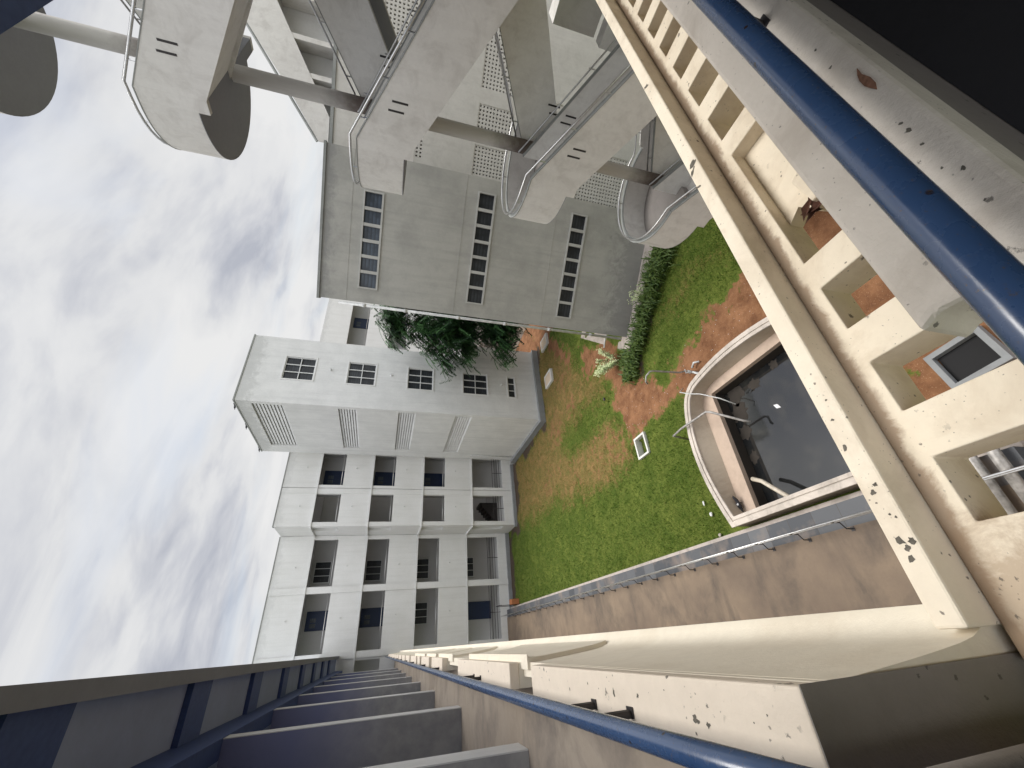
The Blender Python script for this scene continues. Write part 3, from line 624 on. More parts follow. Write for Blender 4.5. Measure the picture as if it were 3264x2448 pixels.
def birdmb(o, s=1.0):
    m = MB(); o = Vector(o)
    m.tube([o + Vector((-0.10, 0, 0.07)) * s, o + Vector((-0.03, 0, 0.09)) * s, o + Vector((0.05, 0, 0.11)) * s, o + Vector((0.09, 0, 0.15)) * s, o + Vector((0.12, 0, 0.17)) * s], 0.045 * s, 8, 0.02 * s)
    m.tube([o + Vector((-0.09, 0, 0.075)) * s, o + Vector((-0.2, 0, 0.05)) * s], 0.03 * s, 6, 0.012 * s)
    m.tube([o + Vector((0.12, 0, 0.17)) * s, o + Vector((0.15, 0, 0.165)) * s], 0.008 * s, 5, 0.002 * s)
    for q in (-0.02, 0.02): m.tube([o + Vector((0.0, q, 0.0)) * s, o + Vector((0.0, q, 0.07)) * s], 0.005 * s, 4)
    return m
birdmb((2.62, 8.62, 0.02), 1.3).build('body', 'bird', pg, smooth=True)
m = MB(); m.tube([(2.54, 8.62, 0.14), (2.60, 8.62, 0.17)], 0.035, 8); m.build('wing_patch', 'litter', pg, smooth=True)

# ------------------------------------------------------------------ far white building
FL = [0.84, 4.29, 7.74, 11.19]; TOP = [3.20, 6.68, 10.10, 13.47]; PAR = [0.86, 5.15, 8.62, 11.95]
fb = thing('corridor_building', (4, 31, 0), 'long white four-storey building with open corridors behind the lawn', 'building')
frA = Fr((0, 28.5), (1, 0), (0, -1)); frB = Fr((0, 31.0), (1, 0), (0, -1)); frS = Fr((6.95, 28.5), (0, 1), (-1, 0))
m = MB()
hA = [(a, b, PAR[i], TOP[i]) for i in range(4) for a, b in ((7.22, 9.02), (9.63, 11.86))]
m.wall(frA, 6.95, 9.385, -0.2, 15.55, -0.2, 0, [h for h in hA if h[1] < 9.3]); m.wall(frA, 9.42, 12.6, -0.2, 15.55, -0.2, 0, [h for h in hA if h[0] > 9.3])
m.box(9.385, 9.42, -0.2, -0.05, -0.2, 15.5, frA)
m.build('bay_wall', 'white', fb)
m = MB()
hB = [(a, b, PAR[i], TOP[i]) for i in range(4) for a, b in ((3.82, 6.68), (0.06, 3.42), (-3.4, -0.3), (-7, -3.7))]
m.wall(frB, -8, 6.93, -0.2, 15.55, -0.2, 0, hB); m.build('corridor_wall', 'white', fb)
m = MB(); m.wall(frS, 0.2, 2.7, -0.2, 15.55, -0.2, 0, [(0.42, 1.25, PAR[i], TOP[i]) for i in range(4)]); m.build('bay_side_wall', 'white', fb)
for x in (3.6, 0.0, -3.5): m = MB(); m.box(x - 0.18, x + 0.18, 0, 0.1, -0.2, 15.45, frB); m.build('pilaster', 'white', fb)
for x0, x1 in ((6.95, 7.2), (9.05, 9.36), (9.44, 9.6)):
    m = MB(); m.box(x0, x1, 0, 0.035, -0.2, 15.5, frA); m.build('pilaster', 'white', fb)
for i in range(4):   # thin drip ledges at the slab edges
    m = MB(); m.box(6.9, 12.5, 0.036, 0.11, TOP[i] - 0.04, TOP[i] + 0.03, frA); m.box(-8, 6.85, 0.101, 0.16, TOP[i] - 0.04, TOP[i] + 0.03, frB); m.box(0.0, 2.45, 0.0, 0.12, TOP[i] - 0.04, TOP[i] + 0.03, frS)
    m.build('ledge', 'white', fb)
    z = FL[i]
    m = MB(); m.box(-8, 7.159, 31.21, 33.99, z - 0.15, z); m.box(7.16, 12.6, 28.71, 34.1 - 0.11, z - 0.15, z); m.build('floor', 'interior', fb)
    m = MB(); m.box(-8, 7.159, 31.21, 33.99, TOP[i] + 0.25, TOP[i] + 0.35); m.box(7.16, 12.6, 28.71, 33.99, TOP[i] + 0.25, TOP[i] + 0.35); m.build('ceiling', 'interior', fb)
m = MB(); m.box(-8, 12.6, 34.0, 34.25, -0.2, 15.5); m.box(9.5, 9.62, 28.75, 30.68, 0, 15.3) ; m.box(6.72, 6.84, 31.3, 33.9, 0, 15.3) if False else None; m.build('back_wall', 'interior', fb)
m = MB(); m.box(9.7, 12.55, 30.7, 30.9, -0.2, 15.4); m.build('inner_wall', 'interior', fb)
m = MB(); m.box(-8, 6.9, 31.22, 34.3, 15.40, 15.48); m.box(6.96, 12.6, 28.72, 34.3, 15.40, 15.48); m.build('roof', 'dirtcap', fb)
m = MB(); m.box(12.45, 12.6, 28.71, 30.68, -0.2, 15.39); m.build('end_wall', 'interior', fb)
m = MB(); m.box(-8.0, 6.9, -0.22, 0.03, 15.552, 15.60, frB); m.box(6.93, 12.6, -0.22, 0.03, 15.552, 15.60, frA); m.build('coping', 'dirtcap', fb)
frC = Fr((0, 34.0), (1, 0), (0, -1)); frD = Fr((0, 30.7), (1, 0), (0, -1))
for i in range(4):
    window(fb, frC, 4.38, 5.8, FL[i] + 1.25, min(FL[i] + 2.35, TOP[i] + 0.2), 3, 1, 0.19)
    if i in (0, 2, 3): door(fb, frC, 1.52, 2.68, FL[i], FL[i] + 2.35, 0.04)
    if i == 1: window(fb, frC, 1.45, 2.85, FL[i] + 1.25, FL[i] + 2.3, 3, 1, 0.19)
    door(fb, frC, -2.2, -1.1, FL[i], FL[i] + 2.3, 0.04)
    if i > 0: door(fb, frD, 10.3, 11.4, FL[i], FL[i] + 2.3, 0.04)
    if i > 0:
        for (a, b, f) in ((3.8, 6.7, frB), (0.04, 3.44, frB), (7.2, 9.04, frA), (9.61, 11.88, frA)):
            m = MB(); m.tube([f(a, -0.05, PAR[i] + 0.13), f(b, -0.05, PAR[i] + 0.13)], 0.022, 6); m.build('rail', 'steel', fb, smooth=True)
    else:
        for (a, b, f) in ((3.8, 6.7, frB), (0.04, 3.44, frB), (7.2, 9.04, frA), (9.61, 11.88, frA)):
            m = MB()
            for z in (1.08, 1.26, 1.44, 1.62): m.tube([f(a, -0.05, z), f(b, -0.05, z)], 0.018, 6)
            m.tube([f((a + b) / 2, -0.05, 0.86), f((a + b) / 2, -0.05, 1.62)], 0.018, 6)
            m.build('rail', 'darkmetal', fb, smooth=True)
    for (x, f) in ((5.0, frB), (2.0, frB), (8.2, frA), (10.8, frA)):   # rain spouts
        m = MB(); z = PAR[i] - 0.75 if i else 14.3; m.tube([f(x, 0, z), f(x, 0.16, z - 0.02)], 0.025, 8); m.build('rain_spout', 'whitepvc', fb)
m = MB(); m.box(-8, 6.9, 0.0, 0.16, -0.2, 0.22, frB); m.box(6.8, 11.4, 0.036, 0.2, -0.2, 0.2, frA); m.build('plinth', 'plinth', fb)
# stair flight seen inside ground bay
m = MB()
for k in range(8): m.box(7.5 + 0.2 * k, 7.7 + 0.2 * k, 30.5, 31.8, 0.84, 1.0 + 0.17 * k)
m.build('inner_stair', 'darkmetal', fb)
# little bracket tap + sign
m = MB(); m.tube([(11.3, 28.35, 0.3), (11.3, 27.9, 0.32), (11.3, 27.9, 0.0)], 0.025, 6); tag(m.build('outdoor_tap', 'whitepvc', origin=(11.3, 28.3, 0)), 'small white outdoor tap pipe in the corner between tower and corridor building', 'tap')

# ------------------------------------------------------------------ tower
tw = thing('stair_tower', (13.8, 24.4, 0), 'tall white block with square grid windows and slatted vents', 'tower')
frR = Fr((0, 21.1), (1, 0), (0, -1)); frL = Fr((11.52, 0), (0, 1), (-1, 0))
TWin = [(13.05, 14.53, 13.57, 15.13, 3, 2), (13.05, 14.53, 10.29, 11.81, 3, 2), (13.03, 14.53, 6.95, 8.43, 3, 2), (13.01, 14.53, 3.55, 5.10, 3, 2), (13.0, 14.52, 1.72, 2.20, 3, 1)]
m = MB(); m.wall(frR, 11.52, 15.80, -0.2, 17.0, -0.25, 0, [w_[:4] for w_ in TWin]); m.build('front_wall', 'white2', tw)
Lou = [(14.77, 16.30), (11.06, 12.05), (7.84, 8.81), (4.55, 5.54)]
m = MB(); m.wall(frL, 21.35, 27.72, -0.2, 17.0, -0.25, 0, [(21.36, 26.70, a, b) for a, b in Lou]); m.build('side_wall', 'white2', tw)
for a, b in Lou:
    m = MB(); n_ = 9 if b - a > 1.2 else 7; h = (b - a) / n_
    for k in range(n_):
        z = a + k * h
        P = [frL(21.40, -0.21, z), frL(26.68, -0.21, z), frL(26.68, -0.06, z + 0.0), frL(21.40, -0.06, z + 0.0)]
        Q = [frL(21.40, -0.21, z + h * .86), frL(26.68, -0.21, z + h * .86), frL(26.68, -0.10, z + h * 0.76), frL(21.40, -0.10, z + h * .76)]
        m.hexa([P[0], P[1], P[2], P[3], Q[0], Q[1], Q[2], Q[3]])
    m.build('slatted_vent', 'white2', tw)
    m = MB(); m.box(21.37, 26.69, -0.30, -0.215, a + 0.005, b - 0.005, frL); m.build('vent_back', 'mullion', tw)
for (a, b, c_, d_, nc, nr) in TWin:
    window(tw, frR, a + 0.0, b - 0.0, c_, d_, nc, nr, -0.03, fw=0.045, mull=0.045)
    m = MB()
    for q in ((a - 0.06, b + 0.06, d_, d_ + 0.06), (a - 0.06, b + 0.06, c_ - 0.06, c_), (a - 0.06, a, c_, d_), (b, b + 0.06, c_, d_)): m.box(q[0], q[1], 0.002, 0.03, q[2], q[3], frR)
    m.build('window_surround', 'white', tw)
m = MB(); m.box(15.55, 15.80, 21.12, 27.7, -0.2, 17.0); m.box(11.78, 15.55, 27.45, 27.72, -0.2, 16.98); m.box(11.8, 15.5, 21.4, 27.4, 16.7, 16.8); m.build('rear_walls', 'white2', tw)
m = MB(); m.box(11.49, 15.83, -0.28, 0.03, 17.002, 17.07, frR); m.box(21.38, 27.74, -0.28, 0.03, 17.002, 17.07, frL); m.build('coping', 'dirtcap', tw)
m = MB(); m.box(11.3, 16.8, 0.002, 0.22, -0.25, 0.34, frR); m.box(21.1, 27.8, 0.002, 0.22, -0.25, 0.34, frL); m.build('plinth', 'plinth', tw)
for z in (12.74, 9.4, 6.05, 2.63): m = MB(); m.tube([(13.84, 21.1, z), (13.84, 20.93, z - 0.02)], 0.04, 8); m.build('rain_spout', 'whitepvc', tw)
m = MB(); m.wall(frR, 15.83, 16.76, -0.2, 5.2, -0.9, -0.01, [(16.0, 16.45, 4.02, 4.5)]); m.build('low_annex', 'white', tw)
window(tw, frR, 16.0, 16.45, 4.02, 4.5, 2, 1, -0.05, fw=0.03)
m = MB(); m.tube([frL(27.0, 0.05, 0.35), frL(27.0, 0.05, 3.4), frL(27.25, 0.02, 3.5)], 0.03, 8); m.build('drain_pipe', 'whitepvc', tw, smooth=True)
for i, (p, lab) in enumerate([((11.6, 21.9, 17.07), 'dark bird perched on the front corner of the white tower roof'), ((11.62, 24.3, 17.07), 'dark bird halfway along the white tower roof edge'), ((11.62, 27.6, 17.07), 'dark bird at the far end of the white tower roof edge')]):
    b = birdmb(p, 1.15).build('roof_bird', 'bird', origin=p, smooth=True); tag(b, lab, 'bird')

# ------------------------------------------------------------------ rear wing behind the tower
rw = thing('rear_wing', (22, 29.7, 0), 'white corridor wing partly hidden behind the tower and the tree', 'building')
frE = Fr((0, 29.7), (1, 0), (0, -1))
m = MB(); m.wall(frE, 15.9, 33, -0.2, 15.55, -0.2, 0, [(22.3, 26.95, PAR[i], TOP[i]) for i in range(4)] + [(27.5, 32.0, PAR[i], TOP[i]) for i in range(4)] + [(16.8, 21.8, PAR[i], TOP[i]) for i in range(4)]); m.build('corridor_wall', 'white', rw)
m = MB(); m.box(15.9, 33, 32.0, 32.2, -0.2, 15.4); m.build('back_wall', 'interior', rw)
m = MB(); m.box(15.9, 33, 29.95, 32.3, 15.42, 15.5); m.build('roof', 'dirtcap', rw)
frF = Fr((0, 32.0), (1, 0), (0, -1))
for i in range(4):
    m = MB(); m.box(15.9, 33, 29.92, 31.98, FL[i] - 0.15, FL[i]); m.build('floor', 'interior', rw)
    door(rw, frF, 26.0, 27.2, FL[i], FL[i] + 2.3, 0.04)
    m = MB(); m.tube([frE(22.25, -0.05, PAR[i] + 0.13), frE(27.0, -0.05, PAR[i] + 0.13)], 0.022, 6); m.build('rail', 'steel', rw)
m = MB(); m.box(22, 25, 27.0, 29.5, -0.1, 2.4); m.build('lean_to', 'apron', rw)

# ------------------------------------------------------------------ grey block (45 degrees)
S2 = math.sqrt(0.5)
P0 = (10.32, 11.27)
frG = Fr(P0, (S2, -S2), (-S2, -S2))
gbk = thing('grey_rendered_block', (P0[0], P0[1], 0), 'grey cement block at an angle with three rows of strip windows', 'building')
rows = [(0.53, 3.62, 10.02, 10.56, 6), (0.53, 4.32, 6.26, 6.80, 7), (0.47, 4.28, 2.68, 3.22, 7)]
m = MB(); m.wall(frG, 0, 4.83, -0.5, 11.80, -0.25, 0, [r_[:4] for r_ in rows]); m.build('front_wall', 'grey', gbk)
m = MB(); m.box(0, 0.25, -4.5, -0.252, -0.5, 11.80, frG); m.box(4.58, 4.83, -4.5, -0.252, -0.5, 11.8, frG); m.box(0.26, 4.57, -4.5, -0.26, 11.5, 11.6, frG); m.box(0.26, 4.57, -4.5, -4.3, -0.5, 11.5, frG); m.build('side_walls', 'grey', gbk)
m = MB(); m.box(-0.04, 4.87, -0.3, 0.05, 11.802, 11.88, frG); m.build('coping', 'dirtcap', gbk)
for ri, (a, b, c_, d_, n_) in enumerate(rows):
    m = MB()
    for q in ((a - 0.05, b + 0.05, d_, d_ + 0.05), (a - 0.05, b + 0.05, c_ - 0.06, c_), (a - 0.05, a, c_, d_), (b, b + 0.05, c_, d_)): m.box(q[0], q[1], 0.002, 0.04, q[2], q[3], frG)
    pw = (b - a) / n_
    for k in range(1, n_): m.box(a + pw * k - 0.05, a + pw * k + 0.05, -0.08, 0.03, c_, d_, frG)
    w_ = m.build('strip_window', 'trim', gbk)
    for k in range(n_):
        g = MB(); x0 = a + pw * k + (0.055 if k else 0) + 0.002; x1 = a + pw * (k + 1) - (0.055 if k < n_ - 1 else 0) - 0.002
        for q in range(4):
            z = c_ + q * 0.135; g.add([frG(x0, -0.06, z), frG(x1, -0.06, z), frG(x1, -0.072, z + 0.138), frG(x0, -0.072, z + 0.138)], [(0, 1, 2, 3)])
        g.box(x0, x1, -0.2, -0.17, c_ + 0.003, d_ - 0.003, frG)
        g.build('pane', 'glassblue' if ri == 0 else 'glass', w_, fix=False)
# joint lines (thin raised cement fillets)
for z in (7.27, 3.85, 10.95): m = MB(); m.box(0.02, 4.81, 0.0, 0.008, z, z + 0.025, frG); m.build('joint_line', 'grey', gbk)
m = MB(); m.tube([frG(-0.09, 0.02, 11.2), frG(-0.09, 0.02, 0.25)], 0.05, 10)
for z in (10.3, 8.9, 7.0, 5.2, 3.4, 1.6): m.tube([frG(-0.09, 0.02, z), frG(-0.09, 0.02, z + 0.12)], 0.065, 10)
m.build('drain_pipe', 'whitepvc', gbk, smooth=True)
m = MB(); m.box(-0.55, 5.6, 0.003, 0.62, -0.5, 0.0, frG); m.box(-0.55, -0.003, -4.5, 0.0, -0.5, -0.004, frG); m.build('apron', 'apron', gbk)
m = MB(); m.tube([frG(-0.06, -1.2, 0.35), frG(-0.65, -1.2, 0.30)], 0.03, 8); m.build('outlet_pipe', 'whitepvc', gbk)

# ------------------------------------------------------------------ stair hall behind the ramps (set back)
sh_ = thing('perforated_hall', (15, 8, 0), 'set-back pale hall wall with perforated block screens behind the staircase', 'building')
frH = Fr((P0[0] + S2 * 0.93, P0[1] + S2 * 0.93), (S2, -S2), (-S2, -S2))
GR = [(4.92, 6.35, 0.9, 2.93), (6.45, 6.9, 0.9, 1.68), (5.0, 6.13, 5.8, 7.05), (6.68, 7.49, 5.8, 7.05), (7.99, 10.2, 5.8, 7.05), (5.25, 10.2, 8.86, 10.45)]
m = MB(); m.wall(frH, 4.55, 13.5, -0.5, 11.80, -0.2, 0, GR); m.build('wall', 'hall', sh_)
m = MB(); m.box(4.5, 13.5, -0.22, 0.05, 11.802, 11.90, frH); m.build('coping', 'dirtcap', sh_)
m = MB(); m.box(4.86, 13.5, -3.2, -3.0, -0.5, 11.7, frH); m.box(4.86, 13.5, -3.0, -0.21, 11.6, 11.7, frH); m.build('rear_wall', 'black', sh_)
for (a, b, c_, d_) in GR:      # breeze-block screen: bars and webs
    m = MB(); p = 0.128; nz = max(1, round((d_ - c_) / p)); ns = max(1, round((b - a) / p)); pz = (d_ - c_) / nz; ps = (b - a) / ns
    for k in range(nz + 1):
        z = c_ + k * pz; m.box(a + 0.001, b - 0.001, -0.12, -0.02, max(c_ + 0.001, z - 0.034), min(d_ - 0.001, z + 0.034), frH)
    for k in range(ns + 1):
        s_ = a + k * ps; s0_, s1_ = max(a + 0.001, s_ - 0.036), min(b - 0.001, s_ + 0.036)
        for q in range(nz):
            m.box(s0_, s1_, -0.118, -0.022, c_ + q * pz + 0.034, c_ + (q + 1) * pz - 0.034, frH)
    m.build('block_screen', 'hall', sh_, fix=False)
# roof ramp with posts
frI = frH
rs = thing('roof_ramp', (15.5, 7.8, 11.9), 'sloping pale parapet on posts rising over the hall roof', 'ramp')
m = MB()
top = [(5.08, 12.25), (6.70, 13.36), (8.02, 14.44), (13, 14.5)]; bot = [(5.08, 11.93), (5.83, 11.93), (8.8, 13.58), (13, 13.6)]
poly = [(5.08, 12.25), (6.70, 13.40), (8.02, 14.44), (13, 14.46), (13, 13.62), (8.78, 13.58), (5.85, 11.93), (5.08, 11.93)]
m.add([frI(s, -0.0, z) for s, z in poly] + [frI(s, -0.14, z) for s, z in poly], [tuple(range(8)), tuple(range(15, 7, -1))] + [(i, (i + 1) % 8, 8 + (i + 1) % 8, 8 + i) for i in range(8)])
m.build('parapet', 'stair', rs)
m = MB()
tp_ = [(5.06, 12.252), (8.02, 14.445), (13, 14.465)]
for (a, b), (c_, d_) in zip(tp_[:-1], tp_[1:]): m.tube([frI(a, -0.07, b + 0.03), frI(c_, -0.07, d_ + 0.03)], 0.05, 6)
m.build('coping', 'dirtcap', rs)
for s_ in (6.95, 7.95, 9.1, 10.3): m = MB(); m.box(s_ - 0.07, s_ + 0.07, -0.78, -0.02, 11.92, min(13.6, 11.93 + (s_ - 5.85) * 0.563 + 0.02), frI); m.build('post', 'stair', rs)
m = MB(); pw_ = [(6.0, 11.92), (13, 11.92), (13, 14.0), (9.0, 14.0)]; m.hexa([frI(5.9, -0.86, 11.92), frI(8.85, -0.86, 11.92), frI(8.85, -0.80, 11.92), frI(5.9, -0.80, 11.92), frI(5.9, -0.86, 12.1), frI(8.85, -0.86, 13.9), frI(8.85, -0.80, 13.9), frI(5.9, -0.80, 12.1)]); m.box(8.851, 13, -0.86, -0.80, 11.92, 13.9, frI); m.build('inner_wall', 'white', rs)
m = MB(); m.hexa([frI(5.9, -0.79, 11.95), frI(5.9, -0.15, 11.95), frI(8.85, -0.15, 13.62), frI(8.85, -0.79, 13.62), frI(5.9, -0.79, 12.05), frI(5.9, -0.15, 12.05), frI(8.85, -0.15, 13.72), frI(8.85, -0.79, 13.72)]); m.box(8.851, 13, -0.79, -0.15, 13.62, 13.72, frI); m.build('ramp_slab', 'stair', rs)

# ------------------------------------------------------------------ staircase with round landings
sc_ = thing('staircase', (9.5, 4.5, 0), 'open concrete staircase with rounded landings and solid parapets', 'staircase')
m = MB(); m.tube([(9.5, 4.5, -0.1), (9.5, 4.5, 8), (9.5, 4.5, 19.0)], 0.15, 24)
t = NT('column_plaster')
sp2 = t.n('ShaderNodeSeparateXYZ'); t.link(t.geo.outputs['Position'], sp2.inputs[0])
def mth(op, a, b=None):
    n = t.n('ShaderNodeMath', operation=op)
    for i_, v_ in enumerate((a, b)):
        if v_ is None: continue
        if isinstance(v_, (int, float)): n.inputs[i_].default_value = v_
        else: t.link(v_, n.inputs[i_])
    return n.outputs[0]
ph = mth('FRACT', mth('DIVIDE', mth('SUBTRACT', mth('ADD', sp2.outputs[2], mth('MULTIPLY', t.noise(6, 5, 0.7), 0.5)), 2.95), 3.415))
st_m = t.ramp(ph, 0.22, 0.42, (1, 1, 1), (0, 0, 0))
c = t.mix(t.mul(t.ramp(t.noise(1.2, 5, 0.6, t.pos((5, 5, 0.4))), 0.45, 0.65), 0.3), (0.56, 0.54, 0.51), (0.40, 0.375, 0.35))
c = t.mix(t.mul(st_m, 0.9), c, (0.085, 0.06, 0.05)); t.bump(t.noise(60, 5, 0.7), 0.25, 0.004)
MAT['column'] = t.done(c, 0.85, 0.2)
ccol = m.build('column', 'column', sc_, smooth=True)
XO0, XO1, XI0, XI1 = 8.05, 8.15, 9.27, 9.37
XB0, XB1, XC0, XC1 = 9.56, 9.66, 10.77, 10.87
YC, YK = 4.61, 4.38; SL = 0.51
LV = [3.43, 6.84, 10.26, 13.68, 17.1]
def arc(cx, r, n=28): return [(cx + r * math.cos(a), YC + r * math.sin(a)) for a in (math.pi - math.pi * k / n for k in range(n + 1))]
def slanted(m, x0, x1, ya, yb, za0, za1, zb0, zb1):
    m.hexa([(x0, ya, za0), (x1, ya, za0), (x1, yb, zb0), (x0, yb, zb0), (x0, ya, za1), (x1, ya, za1), (x1, yb, zb1), (x0, yb, zb1)])
YE = 1.0; DY = YK - YE
for li, R in enumerate(LV):
    cx = (XO0 + XC1) / 2; ro = (XC1 - XO0) / 2
    poly = arc(cx, ro - 0.101)
    m = MB(); m.prism(poly, R - 1.0, R - 0.82); m.box(XO0 + 0.101, XC1 - 0.101, YK, YC - 0.001, R - 1.0, R - 0.82)
    ld = m.build('landing', 'stairfloor', sc_)
    # outer curved parapet incl. short straight bits
    o = [(XO0, YC - 0.005)] + arc(cx, ro) + [(XC1, YC - 0.005)]; i_ = [(XO1, YC - 0.005)] + arc(cx, ro - 0.1) + [(XC0, YC - 0.005)]
    m = MB(); m.ribbon(o, i_, R - 1.0, R - 0.15); pr = m.build('curved_parapet', 'stair', ld)
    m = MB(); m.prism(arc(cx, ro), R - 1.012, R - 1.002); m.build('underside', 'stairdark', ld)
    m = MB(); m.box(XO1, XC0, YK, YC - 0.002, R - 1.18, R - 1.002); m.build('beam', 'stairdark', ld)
    for xa, xb in ((XO0, XO1), (XC0, XC1)): m = MB(); m.box(xa, xb, YK, YC - 0.006, R - 1.18, R - 0.15); m.build('parapet_end', 'stair', ld)
    m = MB(); m.ribbon([(XO0 - 0.006, YC - 0.2)] + arc(cx, ro + 0.006) + [(XC1 + 0.006, YC - 0.2)], [(XO1 + 0.004, YC - 0.2)] + arc(cx, ro - 0.104) + [(XC0 - 0.004, YC - 0.2)], R - 0.149, R - 0.132); m.build('parapet_cap', 'dirtcap', ld)
    # front flight (descends toward -Y)
    zb = R - 1.18; zt = R - 0.15
    m = MB(); slanted(m, XO0, XO1, YE, YK - 0.001, zb - SL * DY, zt - SL * DY, zb, zt); fl = m.build('flight_parapet', 'stair', sc_)
    m = MB(); slanted(m, XO0 - 0.006, XO1 + 0.004, YE, YK + 0.02, zt - SL * DY + 0.001, zt - SL * DY + 0.018, zt + 0.001, zt + 0.018); m.build('parapet_cap', 'dirtcap', fl)
    for yy in (3.60, 3.755):
        d = MB(); z0 = R - 1.02 + (yy - 3.6) * 0.4
        d.box(XO0 - 0.004, XO0 + 0.01, yy, yy + 0.035, z0, z0 + 0.27); d.build('drain_slot', 'darkmetal', fl)
    m = MB(); slanted(m, XI0, XI1, YE, YC, zb - SL * DY, zt - SL * DY - 0.02, zb + SL * (YC - YK) * 0.4, zt + 0.0 * SL)
    fi = m.build('inner_parapet', 'stair', sc_)
    m = MB(); slanted(m, XI0 - 0.005, XI1 + 0.005, YE, YC, zt - SL * DY - 0.019, zt - SL * DY - 0.003, zt + 0.001, zt + 0.017); m.build('parapet_cap', 'dirtcap', fi)
    for yy in (3.55, 3.70):
        d = MB(); z0 = R - 0.98 + (yy - 3.6) * 0.4
        d.box(XI0 - 0.004, XI0 + 0.01, yy, yy + 0.035, z0, z0 + 0.24); d.build('drain_slot', 'darkmetal', fi)
    m = MB(); slanted(m, XO1, XI0, YE, YK - 0.001, zb - SL * DY + 0.002, zb - SL * DY + 0.16, zb + 0.002, zb + 0.16)
    ns = 11
    for k in range(ns):
        y1 = YK - (k + 0) * DY / ns; y0 = y1 - DY / ns; zt_ = R - 0.82 - (k + 1) * (SL * DY) / ns
        m.box(XO1 + 0.001, XI0 - 0.001, y0, y1, zt_ - 0.14, zt_)
    m.build('flight', 'stair', sc_)
    # back flight (climbs toward -Y)
    if li < 4:
        zb2 = R - 1.0; zt2 = R - 0.06
        m = MB(); slanted(m, XB0, XB1, YE, YK - 0.001, zb2 + SL * DY, zt2 + 0.54 * DY, zb2, zt2); bi = m.build('inner_parapet', 'stair', sc_)
        m = MB(); slanted(m, XB0 - 0.005, XB1 + 0.005, YE, YK, zt2 + 0.54 * DY + 0.001, zt2 + 0.54 * DY + 0.018, zt2 + 0.001, zt2 + 0.018); m.build('parapet_cap', 'dirtcap', bi)
        for yy in (3.55, 3.70):
            d = MB(); z0 = R - 0.70 - (yy - 3.6) * 0.5
            d.box(XB0 - 0.004, XB0 + 0.01, yy, yy + 0.035, z0, z0 + 0.27); d.build('drain_slot', 'darkmetal', bi)
        m = MB(); slanted(m, XC0, XC1, YE, YK - 0.001, zb2 + SL * DY, zt2 + 0.54 * DY, zb2, zt2); m.build('flight_parapet', 'stair', sc_)
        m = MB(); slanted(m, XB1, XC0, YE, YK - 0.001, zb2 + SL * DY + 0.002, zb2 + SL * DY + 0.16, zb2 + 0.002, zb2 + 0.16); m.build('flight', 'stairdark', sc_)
    # handrails
    g = 0.13
    def rail(pts, r=0.024):
        mm = MB(); mm.tube(pts, r, 6); h = mm.build('handrail', 'steel', sc_, smooth=True)
        return h
    cx0 = XO0 + 0.05; outr = [(cx0, YE, zt - SL * DY + g), (cx0, YK - 0.01, zt + g)] + [(x, y, zt + g) for x, y in arc(cx, ro - 0.05, 20)]
    if li < 4: outr += [(XC1 - 0.05, YK - 0.01, R - 0.06 + g), (XC1 - 0.05, YE, R - 0.06 + 0.54 * DY + g)]
    else: outr += [(XC1 - 0.05, YK, zt + g)]
    h = rail(outr)
    def stub(x, y, z): q_ = MB(); q_.tube([(x, y, z - g - 0.01), (x, y, z)], 0.013, 5); q_.build('rail_post', 'steel', sc_)
    for k in range(5): yy = YK - 0.35 - k * 0.72; stub(cx0, yy, zt + g - SL * (YK - yy))
    for k in (2, 8, 14, 18): p = arc(cx, ro - 0.05, 20)[k]; stub(p[0], p[1], zt + g)
    h2 = (XI0 + XI1) / 2; rail([(h2, YE, zt - SL * DY + g - 0.02), (h2, YC - 0.05, zt + g)], 0.018)
    for k in range(5): yy = YK - 0.2 - k * 0.75; stub(h2, yy, zt + g - SL * (YK - yy) - 0.01)
    if li < 4:
        h3 = (XB0 + XB1) / 2; rail([(h3, YK, R - 0.06 + g), (h3, YE, R - 0.06 + 0.54 * DY + g)], 0.018)
        for k in range(5): yy = YK - 0.3 - k * 0.75; stub(h3, yy, R - 0.06 + g + 0.54 * (YK - yy)); stub(XC1 - 0.05, yy, R - 0.06 + g + 0.54 * (YK - yy))
# platforms, side wall and duct box behind the flights
m = MB()
for z in FL + [14.64]: m.box(8.05, 11.58, 0.93, 0.99, z - 0.25, z); m.box(8.05, 11.58, -2.5, 0.93, z - 0.25, z)
m.build('floor_platform', 'stair', sc_)
sw = thing('service_wall', (11.6, 1.0, 0), 'plain grey wall with projecting duct box beside the staircase', 'wall')
m = MB(); m.box(11.6, 11.8, -3, 2.3, -0.2, 16); m.build('wall', 'hall', sw)
m = MB(); m.box(10.95, 11.598, 1.35, 2.62, 5.55, 6.5); m.build('duct_box', 'stair', sw)
m = MB(); m.box(10.93, 10.949, 1.4, 1.9, 6.0, 6.45); m.build('opening', 'black', sw)
m = MB(); m.box(9.75, 10.1, 1.5, 2.45, 5.35, 5.75); m.tube([(9.74, 2.0, 5.6), (9.68, 2.0, 5.6)], 0.035, 8); m.build('cable_tray', 'stair', sw)

